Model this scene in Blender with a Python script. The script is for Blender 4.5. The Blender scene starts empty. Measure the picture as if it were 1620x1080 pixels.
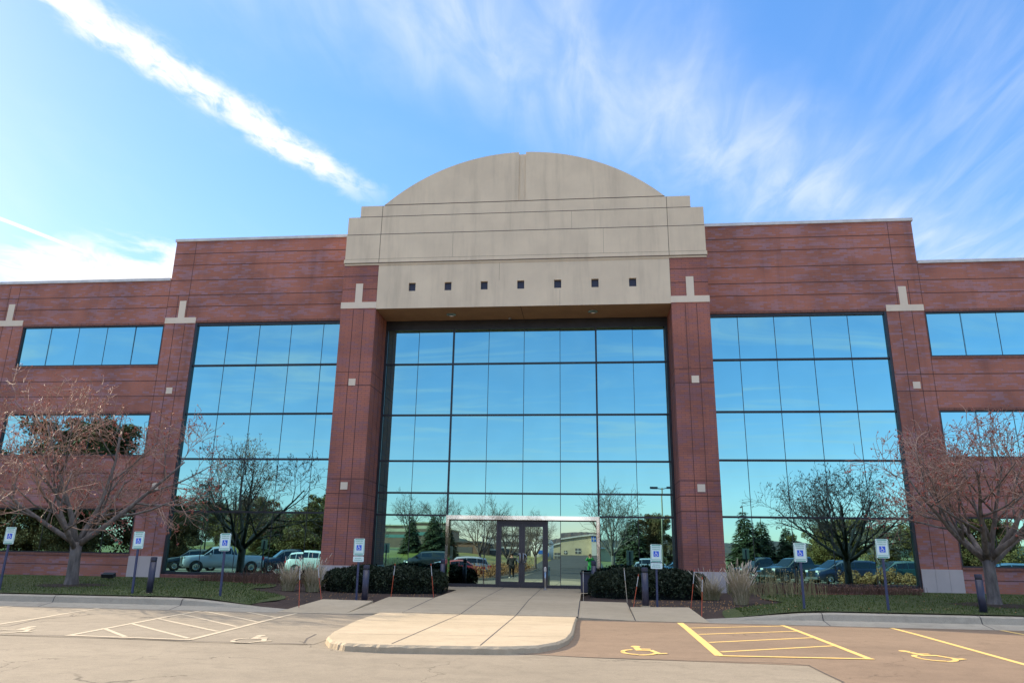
import bpy, math, random
import numpy as np
from mathutils import Vector, Matrix
R = math.radians
sc = bpy.context.scene
C = sc.collection

# ------------------------------------------------------------------ mesh builder
class MB:
    def __init__(s): s.v = []; s.f = []
    def quad(s, a, b, c, d):
        n = len(s.v); s.v += [tuple(a), tuple(b), tuple(c), tuple(d)]; s.f.append((n, n+1, n+2, n+3)); return s
    def poly(s, pts):
        n = len(s.v); s.v += [tuple(p) for p in pts]; s.f.append(tuple(range(n, n+len(pts)))); return s
    def box(s, x0, x1, y0, y1, z0, z1):
        if x0 > x1: x0, x1 = x1, x0
        if y0 > y1: y0, y1 = y1, y0
        if z0 > z1: z0, z1 = z1, z0
        n = len(s.v)
        s.v += [(x0,y0,z0),(x1,y0,z0),(x1,y1,z0),(x0,y1,z0),(x0,y0,z1),(x1,y0,z1),(x1,y1,z1),(x0,y1,z1)]
        s.f += [(n,n+3,n+2,n+1),(n+4,n+5,n+6,n+7),(n,n+1,n+5,n+4),(n+1,n+2,n+6,n+5),(n+2,n+3,n+7,n+6),(n+3,n,n+4,n+7)]
        return s
    def prism(s, pts, z0, z1):            # polygon in xy extruded in z
        n = len(s.v); k = len(pts)
        s.v += [(p[0], p[1], z0) for p in pts] + [(p[0], p[1], z1) for p in pts]
        s.f.append(tuple(range(n+k-1, n-1, -1))); s.f.append(tuple(range(n+k, n+2*k)))
        for i in range(k):
            j = (i+1) % k; s.f.append((n+i, n+j, n+k+j, n+k+i))
        return s
    def prism_y(s, pts, y0, y1):          # polygon in xz (counter-clockwise seen from -y) extruded from y0 (front) to y1
        n = len(s.v); k = len(pts)
        s.v += [(p[0], y0, p[1]) for p in pts] + [(p[0], y1, p[1]) for p in pts]
        s.f.append(tuple(range(n, n+k))); s.f.append(tuple(range(n+2*k-1, n+k-1, -1)))
        for i in range(k):
            j = (i+1) % k; s.f.append((n+j, n+i, n+k+i, n+k+j))
        return s
    def tube(s, pts, rad, sides=6, cap=True):
        pts = [Vector(p) for p in pts]; n0 = len(s.v); m = len(pts)
        up = Vector((0.31, 0.17, 0.93))
        for i, p in enumerate(pts):
            t = (pts[min(i+1, m-1)] - pts[max(i-1, 0)])
            if t.length < 1e-9: t = Vector((0, 0, 1))
            t.normalize()
            a = t.cross(up)
            if a.length < 1e-3: a = t.cross(Vector((1, 0, 0)))
            a.normalize(); b = t.cross(a)
            r = rad[i] if hasattr(rad, '__len__') else rad
            for k in range(sides):
                w = 2*math.pi*k/sides
                q = p + (a*math.cos(w) + b*math.sin(w))*r
                s.v.append((q.x, q.y, q.z))
        for i in range(m-1):
            for k in range(sides):
                k2 = (k+1) % sides
                s.f.append((n0+i*sides+k, n0+i*sides+k2, n0+(i+1)*sides+k2, n0+(i+1)*sides+k))
        if cap:
            s.f.append(tuple(n0+k for k in range(sides-1, -1, -1)))
            s.f.append(tuple(n0+(m-1)*sides+k for k in range(sides)))
        return s
    def lathe(s, prof, sides=20, c=(0,0,0)):   # prof: (r, z)
        n0 = len(s.v); m = len(prof)
        for r, z in prof:
            for k in range(sides):
                w = 2*math.pi*k/sides
                s.v.append((c[0]+r*math.cos(w), c[1]+r*math.sin(w), c[2]+z))
        for i in range(m-1):
            for k in range(sides):
                k2 = (k+1) % sides
                s.f.append((n0+i*sides+k, n0+i*sides+k2, n0+(i+1)*sides+k2, n0+(i+1)*sides+k))
        s.f.append(tuple(n0+k for k in range(sides-1, -1, -1)))
        s.f.append(tuple(n0+(m-1)*sides+k for k in range(sides)))
        return s
    def grid(s, xs, ys, fz):
        n0 = len(s.v); a = len(xs)
        for y in ys:
            for x in xs: s.v.append((x, y, fz(x, y)))
        for j in range(len(ys)-1):
            for i in range(a-1):
                q = n0+j*a+i; s.f.append((q, q+1, q+a+1, q+a))
        return s
    def ellipsoid(s, c, r, nu=10, nv=7):
        n0 = len(s.v)
        for j in range(nv+1):
            th = math.pi*j/nv
            for i in range(nu):
                ph = 2*math.pi*i/nu
                s.v.append((c[0]+r[0]*math.sin(th)*math.cos(ph), c[1]+r[1]*math.sin(th)*math.sin(ph), c[2]+r[2]*math.cos(th)))
        for j in range(nv):
            for i in range(nu):
                i2 = (i+1) % nu
                s.f.append((n0+j*nu+i, n0+(j+1)*nu+i, n0+(j+1)*nu+i2, n0+j*nu+i2))
        return s
    def add_arrays(s, V, F):
        n = len(s.v); s.v += [tuple(p) for p in V.tolist()]; s.f += [tuple(i+n for i in q) for q in F.tolist()]; return s
    def xform(s, M):
        s.v = [tuple(M @ Vector(p)) for p in s.v]; return s
    def mesh(s, name, m, smooth=False):
        me = bpy.data.meshes.new(name); me.from_pydata(s.v, [], s.f); me.update()
        if m is not None: me.materials.append(m)
        if smooth: me.polygons.foreach_set('use_smooth', [True]*len(me.polygons))
        return me
    def build(s, name, m, parent=None, smooth=False):
        o = bpy.data.objects.new(name, s.mesh(name, m, smooth)); C.objects.link(o)
        if parent is not None: o.parent = parent
        return o

def thing(name, label, cat, loc=(0,0,0), rz=0, group=None):
    o = bpy.data.objects.new(name, None); C.objects.link(o); o.empty_display_size = .2
    o.location = loc; o.rotation_euler = (0, 0, rz)
    return tag(o, label, cat, group)
def tag(o, label, cat, group=None):
    o['label'] = label; o['category'] = cat
    if group: o['group'] = group
    return o
def struct(o, label=None):
    o['kind'] = 'structure'
    if label: o['label'] = label
    return o
def stuff(o, label=None, cat=None):
    o['kind'] = 'stuff'
    if label: o['label'] = label
    if cat: o['category'] = cat
    return o
def dup(root, loc, rz=0, label=None, scale=1.0, group=None):
    r = root.copy(); C.objects.link(r); r.location = loc; r.rotation_euler = (0, 0, rz)
    r.scale = (scale,)*3 if not hasattr(scale, '__len__') else scale
    if label: r['label'] = label
    if group: r['group'] = group
    for ch in list(root.children):
        c = ch.copy(); C.objects.link(c); c.parent = r
        for g in list(ch.children):
            d = g.copy(); C.objects.link(d); d.parent = c
    return r

# ------------------------------------------------------------------ materials
def new_mat(name):
    m = bpy.data.materials.new(name); m.use_nodes = True; nt = m.node_tree
    for n in list(nt.nodes):
        if n.type != 'OUTPUT_MATERIAL': nt.nodes.remove(n)
    out = nt.nodes['Material Output'] if 'Material Output' in nt.nodes else nt.nodes[0]
    b = nt.nodes.new('ShaderNodeBsdfPrincipled'); nt.links.new(b.outputs[0], out.inputs[0])
    return m, nt, b
class NT:
    def __init__(s, nt): s.nt = nt
    def n(s, t, **kw):
        o = s.nt.nodes.new(t)
        for k, v in kw.items():
            if k.startswith('i_'):
                key = k[2:]; key = int(key) if key.isdigit() else key.replace('_', ' ')
                o.inputs[key].default_value = v
            else: setattr(o, k, v)
        return o
    def l(s, a, b): s.nt.links.new(a, b)
    def math(s, op, a, b=None, c=None, clamp=False):
        o = s.nt.nodes.new('ShaderNodeMath'); o.operation = op; o.use_clamp = clamp
        for i, x in enumerate((a, b, c)):
            if x is None: continue
            if isinstance(x, (int, float)): o.inputs[i].default_value = x
            else: s.l(x, o.inputs[i])
        return o.outputs[0]
    def mixc(s, f, a, b, mode='MIX'):
        o = s.nt.nodes.new('ShaderNodeMix'); o.data_type = 'RGBA'; o.blend_type = mode
        for key, x in ((0, f), (6, a), (7, b)):
            if isinstance(x, (int, float)): o.inputs[key].default_value = x
            elif isinstance(x, tuple): o.inputs[key].default_value = x if len(x) == 4 else (*x, 1)
            else: s.l(x, o.inputs[key])
        return o.outputs[2]
    def ramp(s, f, lo, hi):
        o = s.nt.nodes.new('ShaderNodeMapRange'); o.interpolation_type = 'SMOOTHSTEP'
        s.l(f, o.inputs[0]); o.inputs[1].default_value = lo; o.inputs[2].default_value = hi
        return o.outputs[0]
    def coord(s, kind='Object', scale=(1,1,1), rot=(0,0,0)):
        t = s.n('ShaderNodeTexCoord'); mp = s.n('ShaderNodeMapping')
        mp.inputs['Scale'].default_value = scale; mp.inputs['Rotation'].default_value = rot
        s.l(t.outputs[kind], mp.inputs[0]); return mp.outputs[0]
    def noise(s, vec, scale, detail=4, rough=.55, dist=0):
        o = s.n('ShaderNodeTexNoise'); o.inputs['Scale'].default_value = scale; o.inputs['Detail'].default_value = detail
        o.inputs['Roughness'].default_value = rough; o.inputs['Distortion'].default_value = dist
        if vec is not None: s.l(vec, o.inputs['Vector'])
        return o.outputs['Fac']
    def bump(s, h, strength, dist, b):
        o = s.n('ShaderNodeBump'); o.inputs['Strength'].default_value = strength; o.inputs['Distance'].default_value = dist
        s.l(h, o.inputs['Height']); s.l(o.outputs[0], b.inputs['Normal'])

def simple(name, c1, c2=None, rough=.6, metal=0., scale=4., detail=5, bump=0., bscale=None, spec=None, stretch=(1,1,1), coat=0):
    m, nt, b = new_mat(name); N = NT(nt)
    b.inputs['Roughness'].default_value = rough; b.inputs['Metallic'].default_value = metal
    if spec is not None: b.inputs['Specular IOR Level'].default_value = spec
    if coat: b.inputs['Coat Weight'].default_value = coat; b.inputs['Coat Roughness'].default_value = .05
    if c2 is None: c2 = tuple(x*.8 for x in c1)
    v = N.coord('Object', stretch)
    f = N.ramp(N.noise(v, scale, detail), .3, .7)
    N.l(N.mixc(f, c1, c2), b.inputs['Base Color'])
    if bump: N.bump(N.noise(v, bscale or scale*6, 4), bump, .02, b)
    return m

def brick_mat(name, ca, cb, lav, mort, lavamt=.45):
    m, nt, b = new_mat(name); N = NT(nt)
    t = N.n('ShaderNodeTexCoord'); sx = N.n('ShaderNodeSeparateXYZ'); N.l(t.outputs['Object'], sx.inputs[0])
    cx = N.n('ShaderNodeCombineXYZ'); N.l(N.math('ADD', sx.outputs[0], sx.outputs[1]), cx.inputs[0]); N.l(sx.outputs[2], cx.inputs[1])
    def bt(off):
        o = N.n('ShaderNodeTexBrick'); o.offset = .5
        mp = N.n('ShaderNodeMapping'); mp.inputs['Location'].default_value = (off, 0, 0)
        N.l(cx.outputs[0], mp.inputs[0]); N.l(mp.outputs[0], o.inputs['Vector'])
        o.inputs['Scale'].default_value = 1; o.inputs['Brick Width'].default_value = .30; o.inputs['Row Height'].default_value = .085
        o.inputs['Mortar Size'].default_value = .006; o.inputs['Mortar Smooth'].default_value = .3; o.inputs['Bias'].default_value = 0
        o.inputs['Color1'].default_value = (0,0,0,1); o.inputs['Color2'].default_value = (1,1,1,1); o.inputs['Mortar'].default_value = (.5,.5,.5,1)
        return o
    b1 = bt(0)
    big = N.noise(N.n('ShaderNodeMapping', ).outputs[0], 1) if False else None
    mp2 = N.n('ShaderNodeMapping'); mp2.inputs['Scale'].default_value = (.55, 2.6, 1); N.l(cx.outputs[0], mp2.inputs[0])
    cl = N.noise(mp2.outputs[0], 1.0, 5, .6)
    mp3 = N.n('ShaderNodeMapping'); mp3.inputs['Scale'].default_value = (.5, .45, 1); N.l(cx.outputs[0], mp3.inputs[0])
    wide = N.noise(mp3.outputs[0], 1.0, 3, .5)
    base = N.mixc(b1.outputs['Color'], ca, cb)
    base = N.mixc(N.ramp(wide, .35, .65), base, tuple(x*1.35 for x in ca))
    pick = N.math('ADD', N.math('MULTIPLY', b1.outputs['Color'], .35), cl)
    lf = N.math('MULTIPLY', N.ramp(pick, .62, .88), lavamt)
    col = N.mixc(lf, base, lav)
    col = N.mixc(b1.outputs['Fac'], col, mort)
    # soot and rain streaks
    mp4 = N.n('ShaderNodeMapping'); mp4.inputs['Scale'].default_value = (2.2, .12, 1); N.l(cx.outputs[0], mp4.inputs[0])
    st = N.ramp(N.noise(mp4.outputs[0], 1.0, 4, .6), .5, .8)
    col = N.mixc(N.math('MULTIPLY', st, .28), col, (.06, .035, .035))
    N.l(col, b.inputs['Base Color']); b.inputs['Roughness'].default_value = .8
    N.bump(N.math('SUBTRACT', 1.0, b1.outputs['Fac']), .35, .008, b)
    return m

def stone_mat(name, c1, c2, streak=.36, rough=.75):
    m, nt, b = new_mat(name); N = NT(nt)
    v = N.coord('Object'); vs = N.coord('Object', (1.6, 1.6, .16))
    a = N.ramp(N.noise(v, .55, 5, .6), .3, .7); fine = N.noise(v, 60, 3)
    st = N.ramp(N.noise(vs, 1.4, 6, .65), .45, .78)
    col = N.mixc(a, c1, c2)
    col = N.mixc(N.math('MULTIPLY', st, streak), col, tuple(x*.55 for x in c2))
    col = N.mixc(N.math('MULTIPLY', N.ramp(fine, .35, .75), .05), col, tuple(x*.6 for x in c1))
    N.l(col, b.inputs['Base Color']); b.inputs['Roughness'].default_value = rough
    N.bump(fine, .06, .006, b)
    return m

def ground_mat(name, c1, c2, speck=.35, crack=.0, blot=.4, rough=.9, stretch=(.25, 1, 1)):
    m, nt, b = new_mat(name); N = NT(nt)
    v = N.coord('Object'); vs = N.coord('Object', stretch)
    a = N.ramp(N.noise(vs, .5, 7, .68), .34, .66); mid = N.ramp(N.noise(v, 2.6, 5, .65, .6), .42, .72); fine = N.noise(v, 70, 2, .7)
    tiny = N.noise(v, 190, 2, .7)
    col = N.mixc(a, c1, c2)
    col = N.mixc(N.math('MULTIPLY', mid, blot), col, tuple(x*.68 for x in c2))
    col = N.mixc(N.math('MULTIPLY', N.ramp(fine, .5, .72), speck), col, tuple(x*.5 for x in c2))
    m2 = N.ramp(N.noise(v, 15, 5, .75), .44, .72); st2 = N.ramp(N.noise(v, 1.35, 4, .55, .4), .62, .76)
    col = N.mixc(N.math('MULTIPLY', m2, speck*.45), col, tuple(x*.55 for x in c2)); col = N.mixc(N.math('MULTIPLY', st2, blot*.7), col, tuple(x*.6 for x in c2))
    col = N.mixc(N.math('MULTIPLY', N.ramp(tiny, .58, .75), speck*.8), col, tuple(min(1, x*1.5) for x in c1))
    if crack:
        wv = N.n('ShaderNodeTexVoronoi', feature='DISTANCE_TO_EDGE'); wv.inputs['Scale'].default_value = .22
        wn = N.n('ShaderNodeTexNoise'); wn.inputs['Scale'].default_value = 1.1; wn.inputs['Detail'].default_value = 6; N.l(v, wn.inputs['Vector'])
        mx = N.n('ShaderNodeVectorMath', operation='MULTIPLY_ADD'); N.l(wn.outputs['Color'], mx.inputs[0]); mx.inputs[1].default_value = (2.2, 2.2, 0); N.l(v, mx.inputs[2])
        N.l(mx.outputs[0], wv.inputs['Vector'])
        cf = N.math('SUBTRACT', 1.0, N.ramp(wv.outputs['Distance'], .0, .006))
        cf = N.math('MULTIPLY', cf, N.ramp(N.noise(v, .5, 3), .48, .6))
        col = N.mixc(N.math('MULTIPLY', cf, crack), col, tuple(x*.3 for x in c2))
    N.l(col, b.inputs['Base Color']); b.inputs['Roughness'].default_value = rough
    b.inputs['Specular IOR Level'].default_value = .25
    N.bump(fine, .35, .012, b)
    return m

def paint_mat(name, col, under, wear=.35):
    m, nt, b = new_mat(name); N = NT(nt); v = N.coord('Object')
    w = N.ramp(N.noise(v, 7, 6, .75), .5, .75); f = N.ramp(N.noise(v, 55, 3, .7), .45, .7)
    k = N.math('MULTIPLY', N.math('ADD', N.math('MULTIPLY', w, .7), N.math('MULTIPLY', f, .5)), wear, clamp=True)
    N.l(N.mixc(k, col, under), b.inputs['Base Color']); b.inputs['Roughness'].default_value = .75
    return m

def glass_mirror(name, tint, rough=.0):
    m, nt, b = new_mat(name); N = NT(nt)
    b.inputs['Metallic'].default_value = 1; b.inputs['Roughness'].default_value = rough
    v = N.coord('Object'); f = N.noise(v, .7, 2)
    N.l(N.mixc(N.ramp(f, .3, .7), tint, tuple(x*.96 for x in tint)), b.inputs['Base Color'])
    return m

def leafy(name, c1, c2, scale=2.5, trans=0.0, rough=.6):
    m, nt, b = new_mat(name); N = NT(nt); v = N.coord('Object')
    f = N.ramp(N.noise(v, scale, 4, .6), .35, .65); g = N.ramp(N.noise(v, scale*9, 2, .6), .4, .7)
    col = N.mixc(f, c1, c2); col = N.mixc(N.math('MULTIPLY', g, .5), col, tuple(x*1.6 for x in c1))
    N.l(col, b.inputs['Base Color']); b.inputs['Roughness'].default_value = rough
    b.inputs['Specular IOR Level'].default_value = .2
    return m

M = {}
M['brick'] = brick_mat('red_brick', (.305,.106,.066), (.212,.074,.052), (.36,.23,.285), (.24,.14,.12))
M['brick_pier'] = brick_mat('smooth_red_brick', (.300,.104,.068), (.215,.074,.055), (.23,.12,.15), (.15,.07,.06), .45)
M['joint'] = simple('dark_brick_joint', (.095,.042,.036), rough=.9)
M['lintel'] = simple('soldier_brick', (.24,.095,.06), (.16,.06,.045), rough=.8, scale=9)
M['stone'] = stone_mat('tan_precast', (.71,.575,.40), (.62,.50,.35))
M['stone_t'] = stone_mat('tan_trim', (.74,.61,.455), (.66,.545,.41), .1)
M['stone_base'] = stone_mat('pale_base_stone', (.56,.47,.43), (.47,.40,.37), .22)
M['stone_joint'] = simple('stone_joint', (.12,.09,.07), rough=.9)
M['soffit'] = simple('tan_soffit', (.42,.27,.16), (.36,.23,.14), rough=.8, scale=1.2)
M['cap'] = simple('metal_coping', (.62,.60,.57), (.5,.48,.46), rough=.45, scale=3)
M['frame'] = simple('dark_bronze_frame', (.012,.012,.016), (.02,.02,.026), rough=.4)
M['bronze'] = simple('door_bronze', (.035,.028,.030), (.045,.036,.038), rough=.42, scale=3)
M['glass'] = glass_mirror('blue_mirror_glass', (.25,.52,.53))
M['glass_e'] = glass_mirror('entrance_mirror_glass', (.34,.49,.46))
M['chrome'] = simple('polished_steel', (.80,.78,.78), (.72,.70,.70), rough=.06, metal=1, scale=2, bump=.12, bscale=1.6)
M['steel'] = simple('brushed_steel', (.55,.55,.56), rough=.3, metal=1)
M['dark_core'] = simple('roofing', (.12,.11,.10), rough=.9)
M['conc'] = ground_mat('walk_concrete', (.43,.345,.235), (.375,.30,.20), .22, 0, .25, stretch=(.6,1,1))
M['kerb'] = ground_mat('kerb_concrete', (.385,.335,.255), (.315,.275,.212), .45, 0, .4, stretch=(.4,1,1))
M['conc_joint'] = simple('concrete_joint', (.07,.06,.055), rough=.9)
M['asph'] = ground_mat('weathered_asphalt', (.268,.224,.163), (.220,.183,.133), .5, .75, .38)
M['asph_r'] = ground_mat('reddish_asphalt', (.228,.160,.106), (.188,.132,.088), .42, .6, .32)
M['asph_l'] = ground_mat('stall_asphalt', (.272,.228,.168), (.225,.188,.138), .5, .85, .40)
M['road'] = ground_mat('dark_road_asphalt', (.085,.082,.078), (.065,.063,.06), .3, 0, .3)
M['yellow'] = paint_mat('yellow_line_paint', (.70,.46,.135), (.228,.160,.106), .6)
M['cream'] = paint_mat('faded_cream_paint', (.47,.385,.265), (.26,.218,.16), 1.0)
M['crack'] = simple('crack_filler', (.075,.06,.05), rough=.95)
def lawn_mat():
    m, nt, b = new_mat('lawn_turf'); N = NT(nt); v = N.coord('Object')
    f = N.ramp(N.noise(v, 1.6, 4, .6), .35, .65); d = N.ramp(N.noise(v, .9, 6, .7), .56, .74); g = N.noise(v, 28, 3, .7)
    col = N.mixc(f, (.044,.062,.010), (.060,.074,.014)); col = N.mixc(N.math('MULTIPLY', d, .55), col, (.115,.095,.035)); col = N.mixc(N.math('MULTIPLY', N.ramp(g, .45, .75), .5), col, (.018,.024,.006))
    N.l(col, b.inputs['Base Color']); b.inputs['Roughness'].default_value = .9; N.bump(g, .8, .05, b); return m
M['lawn'] = lawn_mat(); M['lawn_old'] = leafy('lawn_turf', (.036,.047,.008), (.052,.060,.012), 1.6)
M['blade'] = leafy('grass_blades', (.046,.070,.010), (.066,.086,.016), 1.2)
M['field'] = leafy('autumn_field_grass', (.155,.145,.028), (.22,.18,.06), .08)
M['mulch'] = ground_mat('bark_mulch', (.062,.040,.030), (.040,.027,.022), .6, 0, .5, stretch=(1,1,1))
M['island'] = ground_mat('island_mulch', (.14,.10,.065), (.10,.07,.05), .6, 0, .5, stretch=(1,1,1))
M['bark'] = simple('grey_bark', (.20,.165,.14), (.10,.082,.070), rough=.9, scale=9, bump=.7, bscale=30, stretch=(1,1,.3))
M['twig'] = simple('pale_twig_bark', (.42,.25,.175), (.22,.125,.09), rough=.6, scale=2, spec=.5)
M['berry'] = simple('red_berries', (.36,.060,.035), (.26,.075,.04), rough=.5, scale=2)
M['bark_d'] = simple('brown_bark', (.13,.10,.075), (.08,.062,.048), rough=.9, scale=6)
M['needle'] = leafy('spruce_needles', (.050,.062,.030), (.095,.095,.045), .9)
M['pine'] = leafy('pine_needles', (.080,.066,.024), (.20,.105,.042), .5)
M['olive'] = leafy('olive_foliage', (.135,.100,.030), (.20,.145,.055), .6)
M['hedge'] = leafy('yew_hedge_leaves', (.014,.021,.010), (.028,.038,.017), 3)
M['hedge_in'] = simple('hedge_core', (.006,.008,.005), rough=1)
M['brush'] = leafy('russet_shrub_leaves', (.22,.115,.048), (.30,.17,.075), 1.2)
M['tuft'] = leafy('dry_grass_stalks', (.44,.35,.225), (.33,.26,.15), 3)
M['tuft_g'] = leafy('dry_grass_base', (.20,.175,.075), (.27,.22,.11), 3)
M['plume'] = leafy('grass_plumes', (.58,.47,.36), (.46,.37,.28), 6)
M['sedum'] = leafy('dead_perennials', (.085,.040,.028), (.13,.075,.045), 2)
M['navy'] = simple('dark_blue_metal', (.030,.030,.055), (.022,.022,.042), rough=.45, scale=3)
M['post_blue'] = simple('blue_grey_post', (.050,.060,.125), (.038,.045,.095), rough=.5, scale=4)
M['black'] = simple('black_plastic', (.012,.012,.014), rough=.5)
M['white'] = simple('white_enamel', (.80,.80,.78), (.74,.74,.72), rough=.35)
M['sign_green'] = simple('sign_green', (.10,.36,.26), (.12,.40,.30), rough=.4)
M['sign_blue'] = simple('sign_blue', (.012,.10,.62), (.015,.12,.66), rough=.4)
M['sign_face'] = simple('sign_face', (.62,.78,.72), (.68,.80,.76), rough=.4, scale=5)
M['orange'] = simple('orange_fibreglass', (.55,.095,.035), (.45,.075,.03), rough=.45)
M['tape'] = simple('white_reflective_tape', (.50,.49,.48), rough=.35)
M['tanstake'] = simple('pale_fibreglass', (.55,.45,.33), rough=.5)
M['lamp'] = simple('lens_glass', (.55,.55,.5), rough=.15)
M['pole_tan'] = simple('tan_pole_paint', (.30,.25,.16), rough=.5)
M['tyre'] = simple('tyre_rubber', (.014,.014,.015), rough=.85)
M['rim'] = simple('alloy_rim', (.5,.5,.52), rough=.25, metal=1)
M['carglass'] = simple('car_window_glass', (.012,.016,.018), rough=.05, spec=.8)
M['red_lamp'] = simple('red_lamp', (.55,.015,.02), rough=.2)
M['clear_lamp'] = simple('clear_lamp', (.75,.76,.76), rough=.12)
M['skin'] = simple('skin', (.52,.30,.22), (.48,.27,.19), rough=.55, scale=8)
M['hair'] = simple('dark_hair', (.035,.022,.015), rough=.6, scale=20)
M['green_cloth'] = simple('green_fleece', (.02,.30,.075), (.015,.19,.05), rough=.85, scale=12)
M['dark_cloth'] = simple('charcoal_wool', (.030,.032,.034), (.022,.023,.026), rough=.9, scale=15)
M['black_cloth'] = simple('black_trousers', (.012,.012,.014), rough=.9)
M['shoe'] = simple('white_shoes', (.7,.68,.62), rough=.6)
def paint(name, c): 
    M[name] = simple(name, c, tuple(x*.94 for x in c), rough=.32, scale=2, coat=.8, spec=.5)
for nme, c in (('white_paint',(.68,.70,.70)),('black_paint',(.010,.011,.012)),('navy_paint',(.012,.020,.055)),('teal_paint',(.015,.055,.060)),
               ('silver_paint',(.33,.36,.43)),('red_paint',(.30,.015,.018)),('grey_paint',(.11,.12,.13)),('blue_paint',(.05,.12,.24))): paint(nme, c)

# ------------------------------------------------------------------ levels
def sstep(a, b, x):
    t = min(1, max(0, (x-a)/(b-a))); return t*t*(3-2*t)
def az(y):                      # height of the car park surface
    if y > -12: return -.35
    if y > -18: return -.35-.05*(-12-y)/6
    if y > -30: return -.40-.15*(-18-y)/12
    if y > -45: return -.55
    return -.55+1.62*sstep(-45, -108, y)
def gz(x, y):                   # ground level anywhere
    z = az(y)-.03
    if y < -50:
        z += 1.0*sstep(-60, -78, y)*sstep(-9, -22, x) + .75*sstep(-60, -80, y)*sstep(14, 30, x)
        z += .35*sstep(-70,-130,y)*(math.sin(x*.05)+math.sin(x*.023+y*.03))
    return z
def walkz(y):
    a = -y
    return -.015-.016*a if a < 6.4 else -.1174-(a-6.4)*.0382
def lawnz(y): return -.075+(y+9.62)/9.62*.155
def bedz(x, y):
    w = sstep(5.2, 8.6, abs(x))
    wz = min(walkz(y), walkz(y))-.012-.10*sstep(-9.0,-9.62,y)
    z = wz*(1-w)+lawnz(y)*w
    if abs(x) < 5.75: z -= .13*sstep(-6.0,-6.5,y)*sstep(3.95,3.7,abs(x))+.16*sstep(-7.7,-8.4,y)*sstep(5.75,5.3,abs(x))
    return z

# ------------------------------------------------------------------ ground, roads, paving
rnd = random.Random(5)
def lin(a, b, n): return [a+(b-a)*i/n for i in range(n+1)]
g = MB(); ys = lin(60,-9,6)+lin(-12,-60,10)+lin(-64,-140,18)+lin(-160,-700,10)
g.grid(lin(-700,-90,8)+lin(-80,80,40)+lin(90,700,8), ys[::-1], lambda x,y: gz(x,y)-(.35 if y>-12 else .012))
struct(g.build('ground', M['field'], smooth=True))
ys = lin(-62,-22,18)+lin(-20,-12,4)+[-11,-10.42]
g = MB().grid(lin(-75,75,30), ys, lambda x,y: az(y)); struct(g.build('parking_lot', M['asph'], smooth=True))
g = MB().grid([-3.2,0,3.6], lin(-62,-14,1)[:1]+lin(-60,-30,10), lambda x,y: az(y)+.004); struct(g.build('driveway', M['road'], smooth=True))
g = MB().grid([-4.5,0,4.6], lin(-150,-61,30), lambda x,y: gz(x,y)+.05); struct(g.build('access_road', M['road'], smooth=True))
g = MB().grid(lin(-40,-2.2,12), [-16.62,-15,-13.5,-12,-11,-10.44], lambda x,y: az(y)+.004); struct(g.build('stall_pavement', M['asph_l'], smooth=True))
# reddish resurfaced stalls on the right
g = MB()
rows = [(-26,6.05,40),(-22,6.07,40),(-18.8,6.08,40),(-17.42,6.02,40),(-17.25,2.7,40),(-16.97,1.2,40),(-15.5,1.6,40),(-12,1.9,40),(-10.44,1.9,40)]
for (ya,xa,xb),(yb,xc,xd) in zip(rows[:-1], rows[1:]):
    for i in range(8):
        p = lambda t, y, a, b: (a+(b-a)*t/8, y, az(y)+.004)
        g.quad(p(i,ya,xa,xb), p(i+1,ya,xa,xb), p(i+1,yb,xc,xd), p(i,yb,xc,xd))
struct(g.build('reddish_pavement', M['asph_r'], smooth=True))
def strip(mb, pts, w, dz, jit=0):
    for (x0,y0),(x1,y1) in zip(pts[:-1], pts[1:]):
        d = Vector((x1-x0, y1-y0)); n = max(1, int(d.length/.5)); L = d.length; t = d/L; q = Vector((-t.y, t.x))
        pr = None
        for i in range(n+1):
            c = Vector((x0,y0))+d*i/n; ww = w*(1+rnd.uniform(-jit,jit))*.5; c = c+q*rnd.uniform(-jit,jit)*w*1.5
            a = c-q*ww; b = c+q*ww; cur = ((a.x,a.y,az(a.y)+dz),(b.x,b.y,az(b.y)+dz))
            if pr: mb.quad(pr[0], cur[0], cur[1], pr[1])
            pr = cur
mk = MB()
strip(mk, [(4.85,-10.6),(4.82,-16.6)], .15, .009)
strip(mk, [(7.28,-10.6),(7.28,-16.5)], .11, .010); strip(mk, [(4.80,-16.62),(7.34,-16.48)], .11, .013)
for a, b in (((4.93,-11.95),(7.23,-10.80)),((4.93,-13.28),(7.23,-12.08)),((4.93,-14.70),(7.23,-13.34)),((4.93,-16.08),(7.23,-14.70))): strip(mk, [a, b], .09, .008)
strip(mk, [(9.80,-10.6),(9.62,-16.6),(9.60,-17.2)], .11, .009); strip(mk, [(12.32,-10.5),(12.15,-16.6)], .11, .009)
struct(mk.build('yellow_stall_marking', M['yellow']))
mk = MB()
strip(mk, [(-7.52,-10.5),(-7.01,-16.37)], .11, .009); strip(mk, [(-4.88,-10.6),(-4.57,-16.5)], .11, .010); strip(mk, [(-7.06,-16.39),(-4.53,-16.53)], .11, .013)
for a, b in (((-7.18,-15.1),(-5.93,-16.32)),((-7.27,-14.05),(-4.70,-16.30)),((-7.38,-12.86),(-4.74,-15.1)),((-7.45,-11.66),(-4.80,-14.15)),((-7.4,-10.6),(-4.84,-13.05)),((-6.2,-10.6),(-4.9,-11.9))): strip(mk, [a, b], .09, .008)
strip(mk, [(-10.4,-10.5),(-9.81,-13.55),(-9.5,-16.2)], .10, .009); strip(mk, [(-12.9,-10.5),(-12.3,-16.3)], .10, .009)
struct(mk.build('cream_stall_marking', M['cream']))
mk = MB()
strip(mk, [(-20,-16.5),(-8.25,-16.56),(-7.01,-16.50),(-4.48,-16.72),(-3.29,-16.74),(-2.3,-16.68)], .035, .016, .5)
strip(mk, [(-2.71,-15.11),(-2.62,-15.85),(-2.42,-16.49)], .03, .006, .6)
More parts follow.
